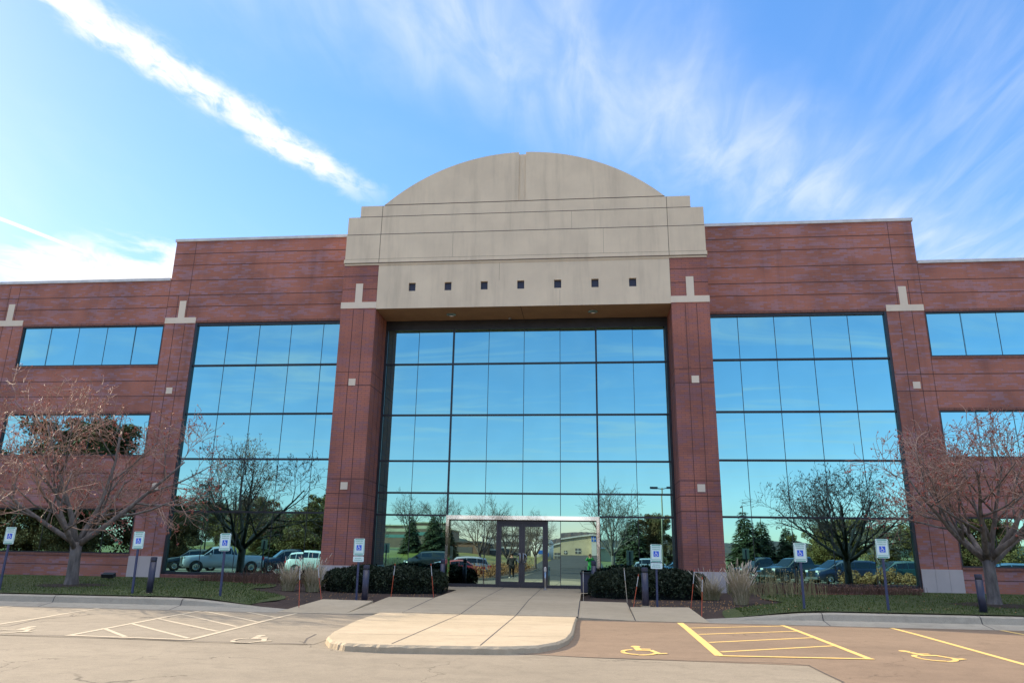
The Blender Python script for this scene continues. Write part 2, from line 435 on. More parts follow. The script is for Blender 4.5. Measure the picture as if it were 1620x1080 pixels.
strip(mk, [(-11,-15.9),(-9.21,-15.1),(-9.7,-13.7),(-9.3,-12.4)], .03, .006, .6)
strip(mk, [(1.25,-17.02),(2.73,-17.27),(4.33,-17.29),(5.72,-17.22),(6.05,-17.42),(6.08,-18.9),(6.1,-23)], .035, .006, .5)
struct(mk.build('pavement_crack', M['crack']))

def access_symbol():            # wheelchair symbol as flat quads, unit height, centred
    Q = []
    def seg(a, b, w):
        a = Vector(a); b = Vector(b); t = (b-a).normalized(); q = Vector((-t.y,t.x))*w/2
        Q.append([a-q, b-q, b+q, a+q])
    def disc(c, r, n=14): Q.append([Vector((c[0]+r*math.cos(2*math.pi*i/n), c[1]+r*math.sin(2*math.pi*i/n))) for i in range(n)])
    disc((-.10,.43), .085)
    seg((-.09,.33),(-.04,.0),.11); seg((-.05,.045),(.20,.045),.09); seg((.155,.03),(.29,-.30),.09); seg((.26,-.27),(.40,-.22),.08)
    seg((-.07,.19),(.15,.19),.075)
    c = (-.04,-.17); pts = []
    for i in range(15):
        a = R(118+(345-118)*i/14); pts.append((c[0]+.27*math.cos(a), c[1]+.27*math.sin(a)))
    for p, q in zip(pts[:-1], pts[1:]):
        d = (Vector(q)-Vector(p)).normalized()*.012; seg(Vector(p)-d, Vector(q)+d, .075)
    return Q
SYM = access_symbol()
def ground_symbol(cx, cy, w, h, rot, m):
    mb = MB()
    for k, q in enumerate(SYM):
        pts = []
        for p in q:
            x = p.x*w; y = p.y*h; X = cx+x*math.cos(rot)-y*math.sin(rot); Y = cy+x*math.sin(rot)+y*math.cos(rot)
            pts.append((X, Y, az(Y)+.008+.0012*(k%5)))
        mb.poly(pts)
    return mb.build('accessible_marking', m)
struct(ground_symbol(3.56,-16.22,1.05,1.28,R(-3),M['yellow'])); struct(ground_symbol(8.47,-15.85,1.05,1.45,R(6),M['yellow']))
struct(ground_symbol(-3.5,-16.12,1.0,1.30,R(4),M['cream'])); struct(ground_symbol(-8.5,-15.75,1.0,1.30,R(8),M['cream']))

# walkway, island nose, ramps
wk = MB()
yy = [0.1,-.2,-2.4,-4.4,-6.4,-8.4,-10.42]
for ya, yb in zip(yy[:-1], yy[1:]):
    wk.quad((-2.15,yb,walkz(yb)),(2.35,yb,walkz(yb)),(2.35,ya,walkz(ya)),(-2.15,ya,walkz(ya)))
    for x in (-2.15, 2.35): wk.quad((x,ya,walkz(ya)),(x,yb,walkz(yb)),(x,yb,-.5),(x,ya,-.5))
# apron along the glass
wk.quad((-4.3,-.72,walkz(-.7)-.01),(-2.15,-2.3,walkz(-2.3)-.004),(-2.15,.1,-.02),(-4.3,.1,-.02))
wk.quad((2.35,-2.9,walkz(-2.9)-.004),(2.9,-2.6,walkz(-2.6)-.006),(2.9,.1,-.02),(2.35,.1,-.02))
toe = -.338
def slab(pts):
    wk.poly(pts)
    for p, q in zip(pts, pts[1:]+pts[:1]): wk.quad(p, q, (q[0],q[1],-.6), (p[0],p[1],-.6))
slab([(-3.66,-10.43,toe),(-2.15,-10.43,-.28),(-2.15,-6.3,walkz(-6.3)),(-3.60,-6.3,walkz(-6.3)-.004)])
slab([(-5.5,-10.43,toe),(-3.66,-10.43,toe),(-3.62,-8.0,-.145),(-5.02,-8.35,-.115)])
slab([(2.35,-10.43,-.29),(3.80,-10.43,toe),(3.76,-6.4,walkz(-6.4)-.012),(2.35,-6.4,walkz(-6.4))])
slab([(3.80,-10.43,toe),(5.60,-10.43,toe),(5.38,-8.15,-.125),(3.77,-8.15,-.150)])
struct(wk.build('walkway', M['conc']))
nose = [(-2.72,-10.43),(-2.58,-13.11),(-2.25,-15.5),(-2.06,-16.39),(-1.76,-17.04),(-1.4,-17.33),(-.8,-17.40),(.25,-17.32),(1.28,-17.16),(1.80,-16.88),(2.10,-16.3),(2.25,-15.6),(2.32,-14.54),(2.34,-10.43)]
nm = MB(); nz = -.272
cen = Vector((0,-13.5))
inner = []
for p in nose:
    d = Vector(p)-cen; inner.append(tuple(cen+d*(1-.05/max(d.length,.1))))
k = len(nose)
ring = []
for i, p in enumerate(nose):      # chipped, rounded edge
    q = Vector(p)
    ring.append(p)
def densify(P, n):
    out = []
    for i in range(len(P)-1):
        for j in range(n): 
            t = j/n; out.append((P[i][0]+(P[i+1][0]-P[i][0])*t, P[i][1]+(P[i+1][1]-P[i][1])*t))
    out.append(P[-1]); return out
D = densify(nose, 9); DI = densify(inner, 9); n0 = 0
low = []; mid = []; top = []
for (x,y),(xi,yi) in zip(D, DI):
    j = rnd.uniform(-.012,.012); d = (Vector((x,y))-cen).normalized()
    low.append((x+d.x*.03, y+d.y*.03, -.47)); mid.append((x+d.x*j, y+d.y*j, nz-.035+rnd.uniform(-.012,.006))); top.append((xi+d.x*j*.8, yi+d.y*j*.8, nz))
for i in range(len(D)-1):
    nm.quad(low[i], low[i+1], mid[i+1], mid[i]); nm.quad(mid[i], mid[i+1], top[i+1], top[i])
nm.poly([(p[0],p[1],nz) for p in top])
struct(nm.build('walkway_nose', M['conc']))
jm = MB()
def jline(x0,y0,x1,y1,w=.022):
    d = Vector((x1-x0,y1-y0)); n = max(1,int(d.length/1.0)); t = d.normalized(); q = Vector((-t.y,t.x))*w/2
    zf = lambda y: (walkz(y) if y > -10.42 else nz)+.003
    for i in range(n):
        a = Vector((x0,y0))+d*i/n; b = Vector((x0,y0))+d*(i+1)/n
        jm.quad((a.x-q.x,a.y-q.y,zf(a.y)),(b.x-q.x,b.y-q.y,zf(b.y)),(b.x+q.x,b.y+q.y,zf(b.y)),(a.x+q.x,a.y+q.y,zf(a.y)))
jline(-.66,-.3,-.62,-10.4); jline(.80,-.3,.80,-10.4); jline(-.62,-10.44,-.64,-17.2); jline(.80,-10.44,.84,-17.1)
jline(-2.1,-4.3,2.3,-4.3,.014); jline(-2.1,-8.3,2.3,-8.3,.014); jline(-2.0,-15.9,2.2,-15.35,.014); jline(-2.4,-12.9,2.2,-12.9,.010)
for x in (-2.15,2.35): jm.box(x-.012,x+.012,-10.4,-6.5,-.5,-.085) if False else None
jm.quad((3.775,-10.43,toe+.004),(3.80,-10.43,toe+.004),(3.775,-6.5,-.128),(3.755,-6.5,-.128))
jm.quad((-2.16,-10.43,-.272),(-2.13,-10.43,-.272),(-2.13,-6.4,walkz(-6.4)+.004),(-2.16,-6.4,walkz(-6.4)+.004))
jm.quad((2.34,-10.43,-.272),(2.37,-10.43,-.272),(2.37,-6.4,walkz(-6.4)+.004),(2.34,-6.4,walkz(-6.4)+.004))
struct(jm.build('walkway_joint', M['conc_joint']))
# kerb with gutter pan
def kerb(x0, x1, name):
    xs = lin(x0, x1, int(abs(x1-x0)/.8)); mb = MB(); js = MB(); rows = []
    def prof(x):
        h = sstep(5.2, 8.8, abs(x)); zt = -.325+.235*h
        f = -.30+.0*h
        return [(-10.46,-.40),(-10.45,-.343),(-9.96,-.275-.03*(1-h)),(-9.90,-.262-.05*(1-h)+.0*f),(-9.85,max(zt-.03,-.262-.05*(1-h)+.008)),(-9.80,zt),(-9.62,zt+.004),(-9.60,-.55)]
    for x in xs: rows.append([(x, p[0], p[1]) for p in prof(x)])
    for a, b in zip(rows[:-1], rows[1:]):
        for i in range(len(a)-1): mb.quad(a[i], b[i], b[i+1], a[i+1])
    if x0 > x1: mb.f = [f[::-1] for f in mb.f]
    sgn = 1 if x1 > x0 else -1; x = 8.45*sgn
    while abs(x) < 50:
        P = prof(x)
        for i in range(1, 6):
            js.quad((x-.012,P[i][0]-.002,P[i][1]+.003),(x+.012,P[i][0]-.002,P[i][1]+.003),(x+.012,P[i+1][0]-.002,P[i+1][1]+.003),(x-.012,P[i+1][0]-.002,P[i+1][1]+.003))
        x += 3.75*sgn
    struct(mb.build(name, M['kerb'])); struct(js.build('kerb_joint', M['conc_joint']))
kerb(-5.48,-62,'kerb'); kerb(5.58,62,'kerb')
# planting bed and lawns
g = MB().grid(lin(-9.5,9.8,44), lin(-9.62,-.02,22), lambda x,y: bedz(x,y)-(.10 if -2.15<x<2.35 else 0)-.006+(.012*math.sin(x*9)*math.sin(y*7)))
struct(g.build('mulch_bed', M['mulch'], smooth=True))
def lawn(sgn):
    mb = MB(); rows = []
    for y in lin(-9.62,-.03,26):
        xe = 6.5+.25*math.sin(y*1.7)+(1.9*sstep(-7.6,-5.5,y))+(4.2*sstep(-3.2,-1.6,y))
        if sgn > 0: xe = 6.3+.2*math.sin(y*1.5)+1.9*sstep(-8.6,-6.6,y)+5.5*sstep(-3.4,-1.8,y)
        rows.append([(sgn*(xe+(62-xe)*t**2), y, bedz(sgn*(xe+(62-xe)*t**2), y)+.02) for t in lin(0,1,40)])
    for a, b in zip(rows[:-1], rows[1:]):
        for i in range(40): mb.quad(a[i], a[i+1], b[i+1], b[i]) if sgn > 0 else mb.quad(a[i+1], a[i], b[i], b[i+1])
    struct(mb.build('lawn', M['lawn'], smooth=True))
lawn(-1); lawn(1)
def blades(sgn, n, seed):
    r = np.random.default_rng(seed)
    x = sgn*(6.6+r.random(n)**1.5*14); y = -9.6+r.random(n)*9.0
    xe = np.array([6.5+1.9*sstep(-7.6,-5.5,a)+4.2*sstep(-3.2,-1.6,a) for a in y]) if sgn<0 else np.array([6.3+1.9*sstep(-8.6,-6.6,a)+5.5*sstep(-3.4,-1.8,a) for a in y])
    keep = np.abs(x) > xe+r.random(n)*.2; x = x[keep]; y = y[keep]; n = len(x)
    z = np.array([bedz(a,b) for a,b in zip(x,y)])+.018
    a = r.random(n)*2*np.pi; h = .03+.035*r.random(n); w = .006+.006*r.random(n)
    V = np.zeros((n,3,3)); V[:,0,0] = x-np.cos(a)*w; V[:,0,1] = y-np.sin(a)*w; V[:,1,0] = x+np.cos(a)*w; V[:,1,1] = y+np.sin(a)*w
    V[:,2,0] = x+(r.random(n)-.5)*.04; V[:,2,1] = y+(r.random(n)-.5)*.04
    V[:,0,2] = z; V[:,1,2] = z; V[:,2,2] = z+h
    mb = MB().add_arrays(V.reshape(-1,3), np.arange(3*n).reshape(-1,3)); o = mb.build('lawn_grass', M['blade'])
    stuff(o, 'short dark green blades of grass on the lawn', 'grass')
blades(-1, 16000, 3); blades(1, 16000, 4)

# ------------------------------------------------------------------ the office building
B = thing('office_building', 'three storey red brick office building with blue mirror glass and arched tan entrance gable', 'building')
def P(name, mb, m, smooth=False, label=None, parent=None):
    o = mb.build(name, M[m], parent or B, smooth)
    if label: o['label'] = label
    return o
def wall_face(mb, x0, x1, z0, z1, openings, y=0., depth=.28):
    xs = sorted({x0, x1, *[v for o in openings for v in o[:2] if x0 < v < x1]}); zs = sorted({z0, z1, *[v for o in openings for v in o[2:] if z0 < v < z1]})
    for xa, xb in zip(xs[:-1], xs[1:]):
        for za, zb in zip(zs[:-1], zs[1:]):
            cx, cz = (xa+xb)/2, (za+zb)/2
            if any(o[0] < cx < o[1] and o[2] < cz < o[3] for o in openings): continue
            mb.quad((xa,y,za),(xb,y,za),(xb,y,zb),(xa,y,zb))
    for a, b, c, d in openings:
        mb.quad((a,y,c),(a,y+depth,c),(a,y+depth,d),(a,y,d)); mb.quad((b,y+depth,c),(b,y,c),(b,y,d),(b,y+depth,d))
        mb.quad((a,y,d),(a,y+depth,d),(b,y+depth,d),(b,y,d)); mb.quad((a,y+depth,c),(a,y,c),(b,y,c),(b,y+depth,c))
def panes(xs, zs, y, gap=.006, tilt=.0013, pillow=.0008, n=5, seed=1):
    r = random.Random(seed); mb = MB()
    for xa, xb in zip(xs[:-1], xs[1:]):
        for za, zb in zip(zs[:-1], zs[1:]):
            ta = r.gauss(0, tilt); tb = r.gauss(0, tilt); pl = r.uniform(-.7, 1)*pillow; ph = r.uniform(-.4,.4)
            X = lin(xa+gap, xb-gap, n); Z = lin(za+gap, zb-gap, n); w = xb-xa; h = zb-za; n0 = len(mb.v)
            for z in Z:
                for x in X:
                    u = (x-xa)/w-.5; v = (z-za)/h-.5
                    yy = y+u*w*ta+v*h*tb-pl*(1-4*(u-ph*.2)**2)*(1-4*v*v)
                    mb.v.append((x, yy, z))
            for j in range(n):
                for i in range(n):
                    q = n0+j*(n+1)+i; mb.f.append((q, q+1, q+n+2, q+n+1))
    return mb
XB, XW, XC, XP, XI = 7.52, 14.93, 16.40, 7.52, 6.04     # bay, pier edges, portal
ZB, ZWG = 15.04, 13.11
GRP = 'ribbon windows of the brick wings'
win_x = [(16.42,23.33),(24.86,31.77),(33.3,40.21)]; win_z = [(1.0,2.84),(5.07,6.92),(9.10,11.0)]
for s, nm_ in ((-1,'left'),(1,'right')):
    ops = []
    for a, b in win_x:
        for c, d in win_z: ops.append((a, b, c, d) if s > 0 else (-b, -a, c, d))
    w = MB()
    wall_face(w, *((16.40,62) if s > 0 else (-62,-16.40)), -.2, ZWG, ops)
    o = P('wing_wall', w, 'brick')
    # bay wall: lintel zone, corner pier
    w = MB(); op = (XB-1.2, XW, .22, 11.05) if s > 0 else (-XW, -XB+1.2, .22, 11.05)
    x0, x1 = (XB-1.2, 16.40) if s > 0 else (-16.40, -XB+1.2)
    wall_face(w, x0, x1, -.2, ZB, [op], y=-.004)
    xe = 16.40*s
    pts = [(xe,-.004,ZWG-.3),(xe,14,ZWG-.3),(xe,14,ZB),(xe,-.004,ZB)]
    w.poly(pts if s > 0 else pts[::-1])
    P('bay_wall', w, 'brick')
    # recessed joint lines and soldier course
    j = MB(); l = MB()
    X0, X1 = (16.41,62) if s > 0 else (-62,-16.41)
    for z in (12.38,11.80,8.38,7.69,4.32,3.62,.55): j.box(X0, X1, -.003, .01, z-.014, z+.014)
    X0, X1 = (XB-.02,16.40) if s > 0 else (-16.40,-XB+.02)
    for z in (14.43,13.86,13.11,12.38,11.83): j.box(X0, X1, -.007, .01, z-.016, z+.016)
    X0, X1 = (XW+.01,16.39) if s > 0 else (-16.39,-XW-.01)
    for z in (8.38,7.69,4.32,3.62): j.box(X0, X1, -.007, .01, z-.014, z+.014)
    for x, zt in ((15.42,15.0),(15.92,12.4)): j.box(s*x-.011, s*x+.011, -.0075, .01, .93, zt)
    j.box(s*16.40-.008, s*16.40+.008, -.009, .01, .93, 13.1)
    for a in (23.35+.5,23.35+1.0,24.35+7.9,24.35+8.45): j.box(s*a-.011, s*a+.011, -.0035, .01, 1.0, 13.0)
    for a, b in win_x:
        for c, d in win_z:
            l.box(s*a, s*b, -.004, .012, d+.005, d+.10)
            for i in range(1, 12): 
                x = s*(a+(b-a)*i/12); j.box(x-.008, x+.008, -.006, .01, d+.005, d+.10)
            l.box(s*a, s*b, -.03, .012, c-.085, c-.004)
    l.box(s*(XB), s*(XW-.01), -.012, .012, 11.06, 11.155)
    for i in range(1, 13):
        x = s*(XB+(XW-XB)*i/13); j.box(x-.008, x+.008, -.014, .01, 11.06, 11.155)
    l.box(s*XB, s*(XW-.01), -.016, .012, .07, .205)
    P('brick_joint', j, 'joint'); P('lintel', l, 'lintel')
    # coping
    c = MB(); c.box(s*16.43, s*62, -.05, 1.0, ZWG, ZWG+.13)
    c.box(s*XP, s*16.46, -.055, 1.0, ZB, ZB+.13); c.box(s*16.33, s*16.46, 1.0, 14, ZB, ZB+.13)
    P('coping', c, 'cap')
    # stone T trims, squares, base
    for k, xa in enumerate((XW, 23.37, 31.81, 40.25)):
        xb = XC if k == 0 else xa+1.45
        t = MB(); xm = 15.655 if k == 0 else xa+.725; y = -.022
        pts = [(xa,11.04),(xb,11.04),(xb,11.31),(xm+.155,11.31),(xm+.155,12.11),(xm-.155,12.11),(xm-.155,11.31),(xa,11.31)]
        t.prism_y([(s*p[0],p[1]) for p in (pts if s > 0 else pts[::-1])], y, .05); P('stone_trim', t, 'stone_t')
        for z in (7.93, 3.78): P('stone_square', MB().box(s*(xm-.14+.055), s*(xm+.14+.055), -.018, .05, z-.14, z+.14), 'stone_t')
        for i in range(3):
            w3 = (xb-xa)/3; P('stone_base', MB().box(s*(xa+w3*i+.004), s*(xa+w3*(i+1)-.004), -.045, .05, -.2, .92), 'stone_base')
    # bay curtain wall
    xs = [XW-.06-1.478*i for i in range(6)]; xs[-1] = XB-1.0
    xs = sorted(xs) if s > 0 else sorted(-x for x in xs)
    zs = [.30, 2.75, 4.95, 6.90, 9.075, 10.98]
    cw = MB(); ya, yb = .055, .17
    for z in (2.75,4.95,6.90,9.075): cw.box(xs[0], xs[-1], ya, yb, z-.038, z+.038)
    cw.box(xs[0]-.06 if s<0 else xs[0], xs[-1]+.06 if s>0 else xs[-1], ya-.01, yb, 10.93, 11.048); cw.box(xs[0], xs[-1], ya-.01, yb, .222, .33)
    xj = -XW if s < 0 else XW
    cw.box(xj+.002*-s, xj-.10*s, .01, yb-.002, .222, 11.046)
    for x in xs[1:-1]: cw.box(x-.012, x+.012, .112, yb-.001, .3, 10.97)
    f = P('curtain_wall_frame', cw, 'frame')
    P('mirror_glazing', panes(xs, zs, .12, seed=7+s), 'glass', True)
    # ribbon windows
    for ia, (a, b_) in enumerate(win_x):
        for iz, (c, d) in enumerate(win_z):
            x0, x1 = (a, b_) if s > 0 else (-b_, -a)
            f = MB()
            f.box(x0+.001, x1-.001, .03, .16, d-.06, d-.001); f.box(x0+.001, x1-.001, .03, .16, c+.001, c+.055)
            f.box(x0+.001, x0+.06, .032, .158, c+.055, d-.06); f.box(x1-.06, x1-.001, .032, .158, c+.055, d-.06)
            for i in range(1, 5):
                x = x0+(x1-x0)*i/5; f.box(x-.011, x+.011, .092, .157, c+.055, d-.06)
            wo = P('window', f, 'frame')
            P('pane', panes([x0+.05+(x1-x0-.1)*i/5 for i in range(6)], [c+.05, d-.05], .10, seed=31+ia*5+iz+s*50), 'glass', True, parent=wo)
# shell behind
k = MB(); k.box(-62,62,.45,46,-.3,ZWG-.12); k.box(-16.2,16.2,.46,13.9,ZWG-.12,ZB-.1)
P('roof_deck', k, 'dark_core')
# portal piers
for s in (-1, 1):
    w = MB(); xa, xb = s*XI, s*XP; x0, x1 = min(xa,xb), max(xa,xb); y0, y1 = -1.87, .2
    w.quad((x0,y0,.72),(x1,y0,.72),(x1,y0,12.86),(x0,y0,12.86))
    w.quad((x1,y0,.72),(x1,y1,.72),(x1,y1,12.86),(x1,y0,12.86)); w.quad((x0,y1,.72),(x0,y0,.72),(x0,y0,12.86),(x0,y1,12.86))
    p = P('portal_pier', w, 'brick_pier')
    b = MB()
    for i in range(3): b.box(x0+i*.4933+(.003 if i else -.02), x0+(i+1)*.4933-(.003 if i<2 else -.02), y0-.02, y0+.4, -.3, .719)
    for xq in (x0-.021, x1+.021):
        pass
    b.box(x0-.02, x1+.02, y0+.403, .19, -.3, .719)
    P('stone_base', b, 'stone_base', parent=p)
    j = MB()
    for z in (8.24,7.68,3.95,3.39,2.84,12.38,11.8): 
        j.box(x0-.003, x1+.003, y0-.003, y0+.02, z-.013, z+.013)
        xi = x0 if s > 0 else x1
        if z < 10.9: j.box(xi-.003, xi+.003, y0-.002, .0, z-.0125, z+.0125)
    for t_ in (.36, .66): j.box(x0+1.48*t_-.011, x0+1.48*t_+.011, y0-.0035, y0+.02, .73, 10.9)
    xi = x0 if s > 0 else x1
    for yj in (-1.25,-.62): j.box(xi-.0035, xi+.0035, yj-.011, yj+.011, .73, 10.9)
    P('brick_joint', j, 'joint', parent=p)
    xm = s*6.80
    P('stone_trim', MB().prism_y([(x0-.02,10.95),(x1+.02,10.95),(x1+.02,11.22),(xm+.15,11.22),(xm+.15,12.04),(xm-.15,12.04),(xm-.15,11.22),(x0-.02,11.22)], y0-.022, y0+.25), 'stone_t', parent=p)
    for z in (7.81, 3.68): P('stone_square', MB().box(s*6.81-.14, s*6.81+.14, y0-.02, y0+.05, z-.14, z+.14), 'stone_t', parent=p)
# gable: stacked precast bands, arch, fascia with square recesses
yf = -1.87
pd = MB()
pd.box(-7.55,7.55,yf-.055,.9,12.95,13.12); pd.box(-7.52,7.52,yf-.03,.895,12.86,12.948)
pd.box(-7.515,7.515,yf-.035,.9,13.135,14.25); pd.box(-7.51,7.51,yf-.012,.9,14.275,15.09)
pd.box(-7.0,7.0,yf+.004,.88,15.11,15.62)
for z in (13.1275,14.2625,15.10): pd.box(-6.98,6.98,yf+.03,.85,z-.013,z+.013)
zc, Rr = 9.14, 8.83
arc = []
a0 = math.asin(6.0/Rr)
for s in (-1, 1):
    pts = []
    for i in range(41):
        a = a0+(math.asin(.15/Rr)-a0)*i/40; pts.append((s*Rr*math.sin(a), zc+Rr*math.cos(a)))
    poly = [(s*.15,15.66),(s*6.0-.03*s,15.66)]+pts[1:]
    if s < 0: poly = poly[::-1]
    pd.prism_y(poly, yf+.01, .86)
pd.prism_y([(-.15,15.63),(.15,15.63),(.15,zc+Rr-.085),(-.15,zc+Rr-.085)], yf+.065, .82)
pd.box(-5.95,5.95,yf+.06,.8,15.62,15.665)
G = P('entrance_gable', pd, 'stone', label='tan arched gable over the entrance')
j = MB()
for z, y0, y1, xh in ((15.10,yf-.013,.0,7.0),(14.262,yf-.036,.0,7.5),(13.1275,yf-.0365,.0,7.5),(12.952,yf-.0565,.0,7.53),(15.64,yf+.003,.0,5.97)): j.box(-xh, xh, y0, -1.7, z-.016, z+.012)
for x, za, zb, y in ((2.1,14.29,15.07,yf-.0125),(-2.9,13.15,14.24,yf-.0355),(3.4,13.15,14.24,yf-.0355),(-.9,12.05,12.85,yf-.0055),(1.6,10.95,11.6,yf-.0055)): j.box(x-.004, x+.004, y, yf, za, zb)
for s in (-1,1):
    j.box(s*6.035-.010, s*6.035+.010, yf-.038, yf, 13.14, 14.245); j.box(s*6.035-.010, s*6.035+.010, yf-.015, yf+.02, 14.28, 15.085); j.box(s*6.035-.010, s*6.035+.010, yf+.0005, yf+.03, 15.115, 15.61)
    j.box(s*6.035-.010, s*6.035+.010, yf-.058, yf, 12.955, 13.115)
P('stone_joint', j, 'stone_joint', parent=G)
fs = MB(); sq = [( -4.55+1.515*i-.145, -4.55+1.515*i+.145, 11.67, 12.03) for i in range(7)]
wall_face(fs, -6.03, 6.03, 10.92, 12.862, sq, y=yf-.005, depth=.12)
P('fascia', fs, 'stone', parent=G)
for a,b,c,d in sq: P('square_recess', MB().quad((a,yf+.10,c),(b,yf+.10,c),(b,yf+.10,d),(a,yf+.10,d)), 'navy', parent=G)
sf = MB(); sf.quad((-6.04,.05,10.92),(6.04,.05,10.92),(6.04,yf-.005,10.92),(-6.04,yf-.005,10.92)); so = P('soffit', sf, 'soffit')
j = MB(); j.box(-.012,.012,yf,-.1,10.914,10.93); P('soffit_joint', j, 'stone_joint', parent=so)
for x, y in ((-3.02,-.98),(2.93,-1.06),(-.6,-.35)):
    q = MB(); rr = .20 if x != -.6 else .07
    q.lathe([(rr,.0),(rr,-.035),(rr*.78,-.05),(rr*.7,-.02)], 18, (x,y,10.919)); P('recessed_light', q, 'steel', parent=so)
# central curtain wall
xs = [-6.0,-4.55,-3.03,-1.5,.01,1.53,3.04,4.57,6.0]; zs = [2.69,3.57,4.86,6.77,8.97,10.6]
yg = -.10
cw = MB()
for z in (3.57,4.86,6.77,8.97): cw.box(-6.03,6.03,yg-.05,yg+.1,z-.036,z+.036)
cw.box(-6.03,-3.06,yg-.05,yg+.1,2.655,2.725); cw.box(3.08,6.03,yg-.05,yg+.1,2.655,2.725)
for x in (-3.03,3.04): cw.box(x-.036,x+.036,yg-.049,yg+.099,2.726,10.9)
for x in (-4.55,-1.5,.01,1.53,4.57): cw.box(x-.011,x+.011,yg-.006,yg+.09,2.72 if abs(x)<3 else .1,10.9)
cw.box(-6.037,-5.93,yg-.052,yg+.1,0,10.9); cw.box(5.93,6.037,yg-.052,yg+.1,0,10.9); cw.box(-6.03,6.03,yg-.051,yg+.1,10.50,10.915)
cw.box(-5.93,-3.05,yg-.048,yg+.1,-.05,.1); cw.box(3.07,5.93,yg-.048,yg+.1,-.05,.1)
P('curtain_wall_frame', cw, 'frame')
mbp = panes(xs, zs, yg, seed=12); lo = panes([-5.95,-4.55,-3.06], [.08,2.68], yg, seed=5); hi = panes([3.08,4.57,5.95], [.08,2.68], yg, seed=8)
for q in (lo, hi):
    n = len(mbp.v); mbp.v += q.v; mbp.f += [tuple(i+n for i in f) for f in q.f]
P('mirror_glazing', mbp, 'glass', True)
# entrance: polished surround, sidelights, double door
ch = MB(); yc0, yc1 = yg-.22, yg+.05
ch.box(-3.03,3.06,yc0,yc1,2.535,2.69); ch.box(-3.03,-2.91,yc0,yc1,-.05,2.534); ch.box(2.94,3.06,yc0,yc1,-.05,2.534)
P('entrance_surround', ch, 'chrome')
fr = MB(); yd = yg-.03
fr.box(-1.01,1.03,yd-.05,yd+.06,2.41,2.50); fr.box(-1.01,-.93,yd-.05,yd+.06,0,2.41); fr.box(.95,1.03,yd-.05,yd+.06,0,2.41)
fr.box(-2.91,-1.01,yd-.04,yd+.06,-.05,.09); fr.box(1.03,2.94,yd-.04,yd+.06,-.05,.09); fr.box(-1.01,1.03,yd-.06,yd+.06,-.05,.012)
fr.box(-2.91,-1.01,yd-.03,yd+.06,2.50,2.534); fr.box(1.03,2.94,yd-.03,yd+.06,2.50,2.534)
fr.box(-1.511,-1.489,yd+.02,yd+.07,.09,2.5); fr.box(1.519,1.541,yd+.02,yd+.07,.09,2.5)
P('entrance_frame', fr, 'bronze')
P('sidelight_glazing', panes([-2.91,-1.5,-1.01],[.09,2.50],yg,seed=21,tilt=.0012), 'glass_e', True); P('sidelight_glazing', panes([1.03,1.53,2.94],[.09,2.50],yg,seed=25,tilt=.0012), 'glass_e', True)
for s in (-1, 1):
    x0, x1 = (-.928,.008) if s < 0 else (.012,.948)
    d = MB(); ya, yb = yd-.03, yd+.02
    d.box(x0,x0+.12,ya,yb,.02,2.40); d.box(x1-.12,x1,ya,yb,.02,2.40); d.box(x0+.12,x1-.12,ya,yb,2.28,2.40); d.box(x0+.12,x1-.12,ya,yb,.02,.20)
    do = P('entrance_door', d, 'bronze')
    P('door_glass', panes([x0+.115,x1-.115],[.195,2.285],yd,seed=41+s,tilt=.001), 'glass_e', True, parent=do)
    h = MB(); xh = x1-.06 if s < 0 else x0+.06; xo = xh-.17*s*-1 if False else xh+(-.13 if s<0 else .13)
    h.tube([(xh,ya,1.27),(xh,ya-.06,1.25),(xh,ya-.075,1.2),(xh,ya-.075,.98),(xh,ya-.06,.93),(xh,ya,.91)], .016, 8)
    h.tube([(xh,ya-.05,1.25),((xh+xo)/2,ya-.055,1.245),(xo,ya-.05,1.16),(xo,ya-.05,1.02),((xh+xo)/2,ya-.055,.935),(xh,ya-.05,.93)], .014, 8)
    P('door_handle', h, 'steel', True, parent=do)

# ------------------------------------------------------------------ signs, bollards, stakes
def text_mesh(txt, size, x, z, y):
    cu = bpy.data.curves.new('t', 'FONT'); cu.body = txt; cu.size = size; cu.align_x = 'CENTER'; cu.align_y = 'CENTER'; cu.resolution_u = 2; cu.offset = size*.02
    o = bpy.data.objects.new('t', cu); C.objects.link(o); dg = bpy.context.evaluated_depsgraph_get(); dg.update()
    me = bpy.data.meshes.new_from_object(o.evaluated_get(dg)); mb = MB()
    for p in me.polygons: mb.poly([(x+me.vertices[i].co.x, y, z+me.vertices[i].co.y) for i in p.vertices])
    bpy.data.objects.remove(o); bpy.data.curves.remove(cu); bpy.data.meshes.remove(me)
    return mb
def rrect(w, h, r, cx=0, cz=0, n=4):
    pts = []
    for sx, sz, a0 in ((1,-1,-90),(1,1,0),(-1,1,90),(-1,-1,180)):
        for i in range(n+1):
            a = R(a0+90*i/n); pts.append((cx+sx*(w/2-r)+r*math.cos(a), cz+sz*(h/2-r)+r*math.sin(a)))
    return pts
T1 = text_mesh('RESERVED', .047, 0, 0, 0); T2 = text_mesh('PARKING', .047, 0, 0, 0)
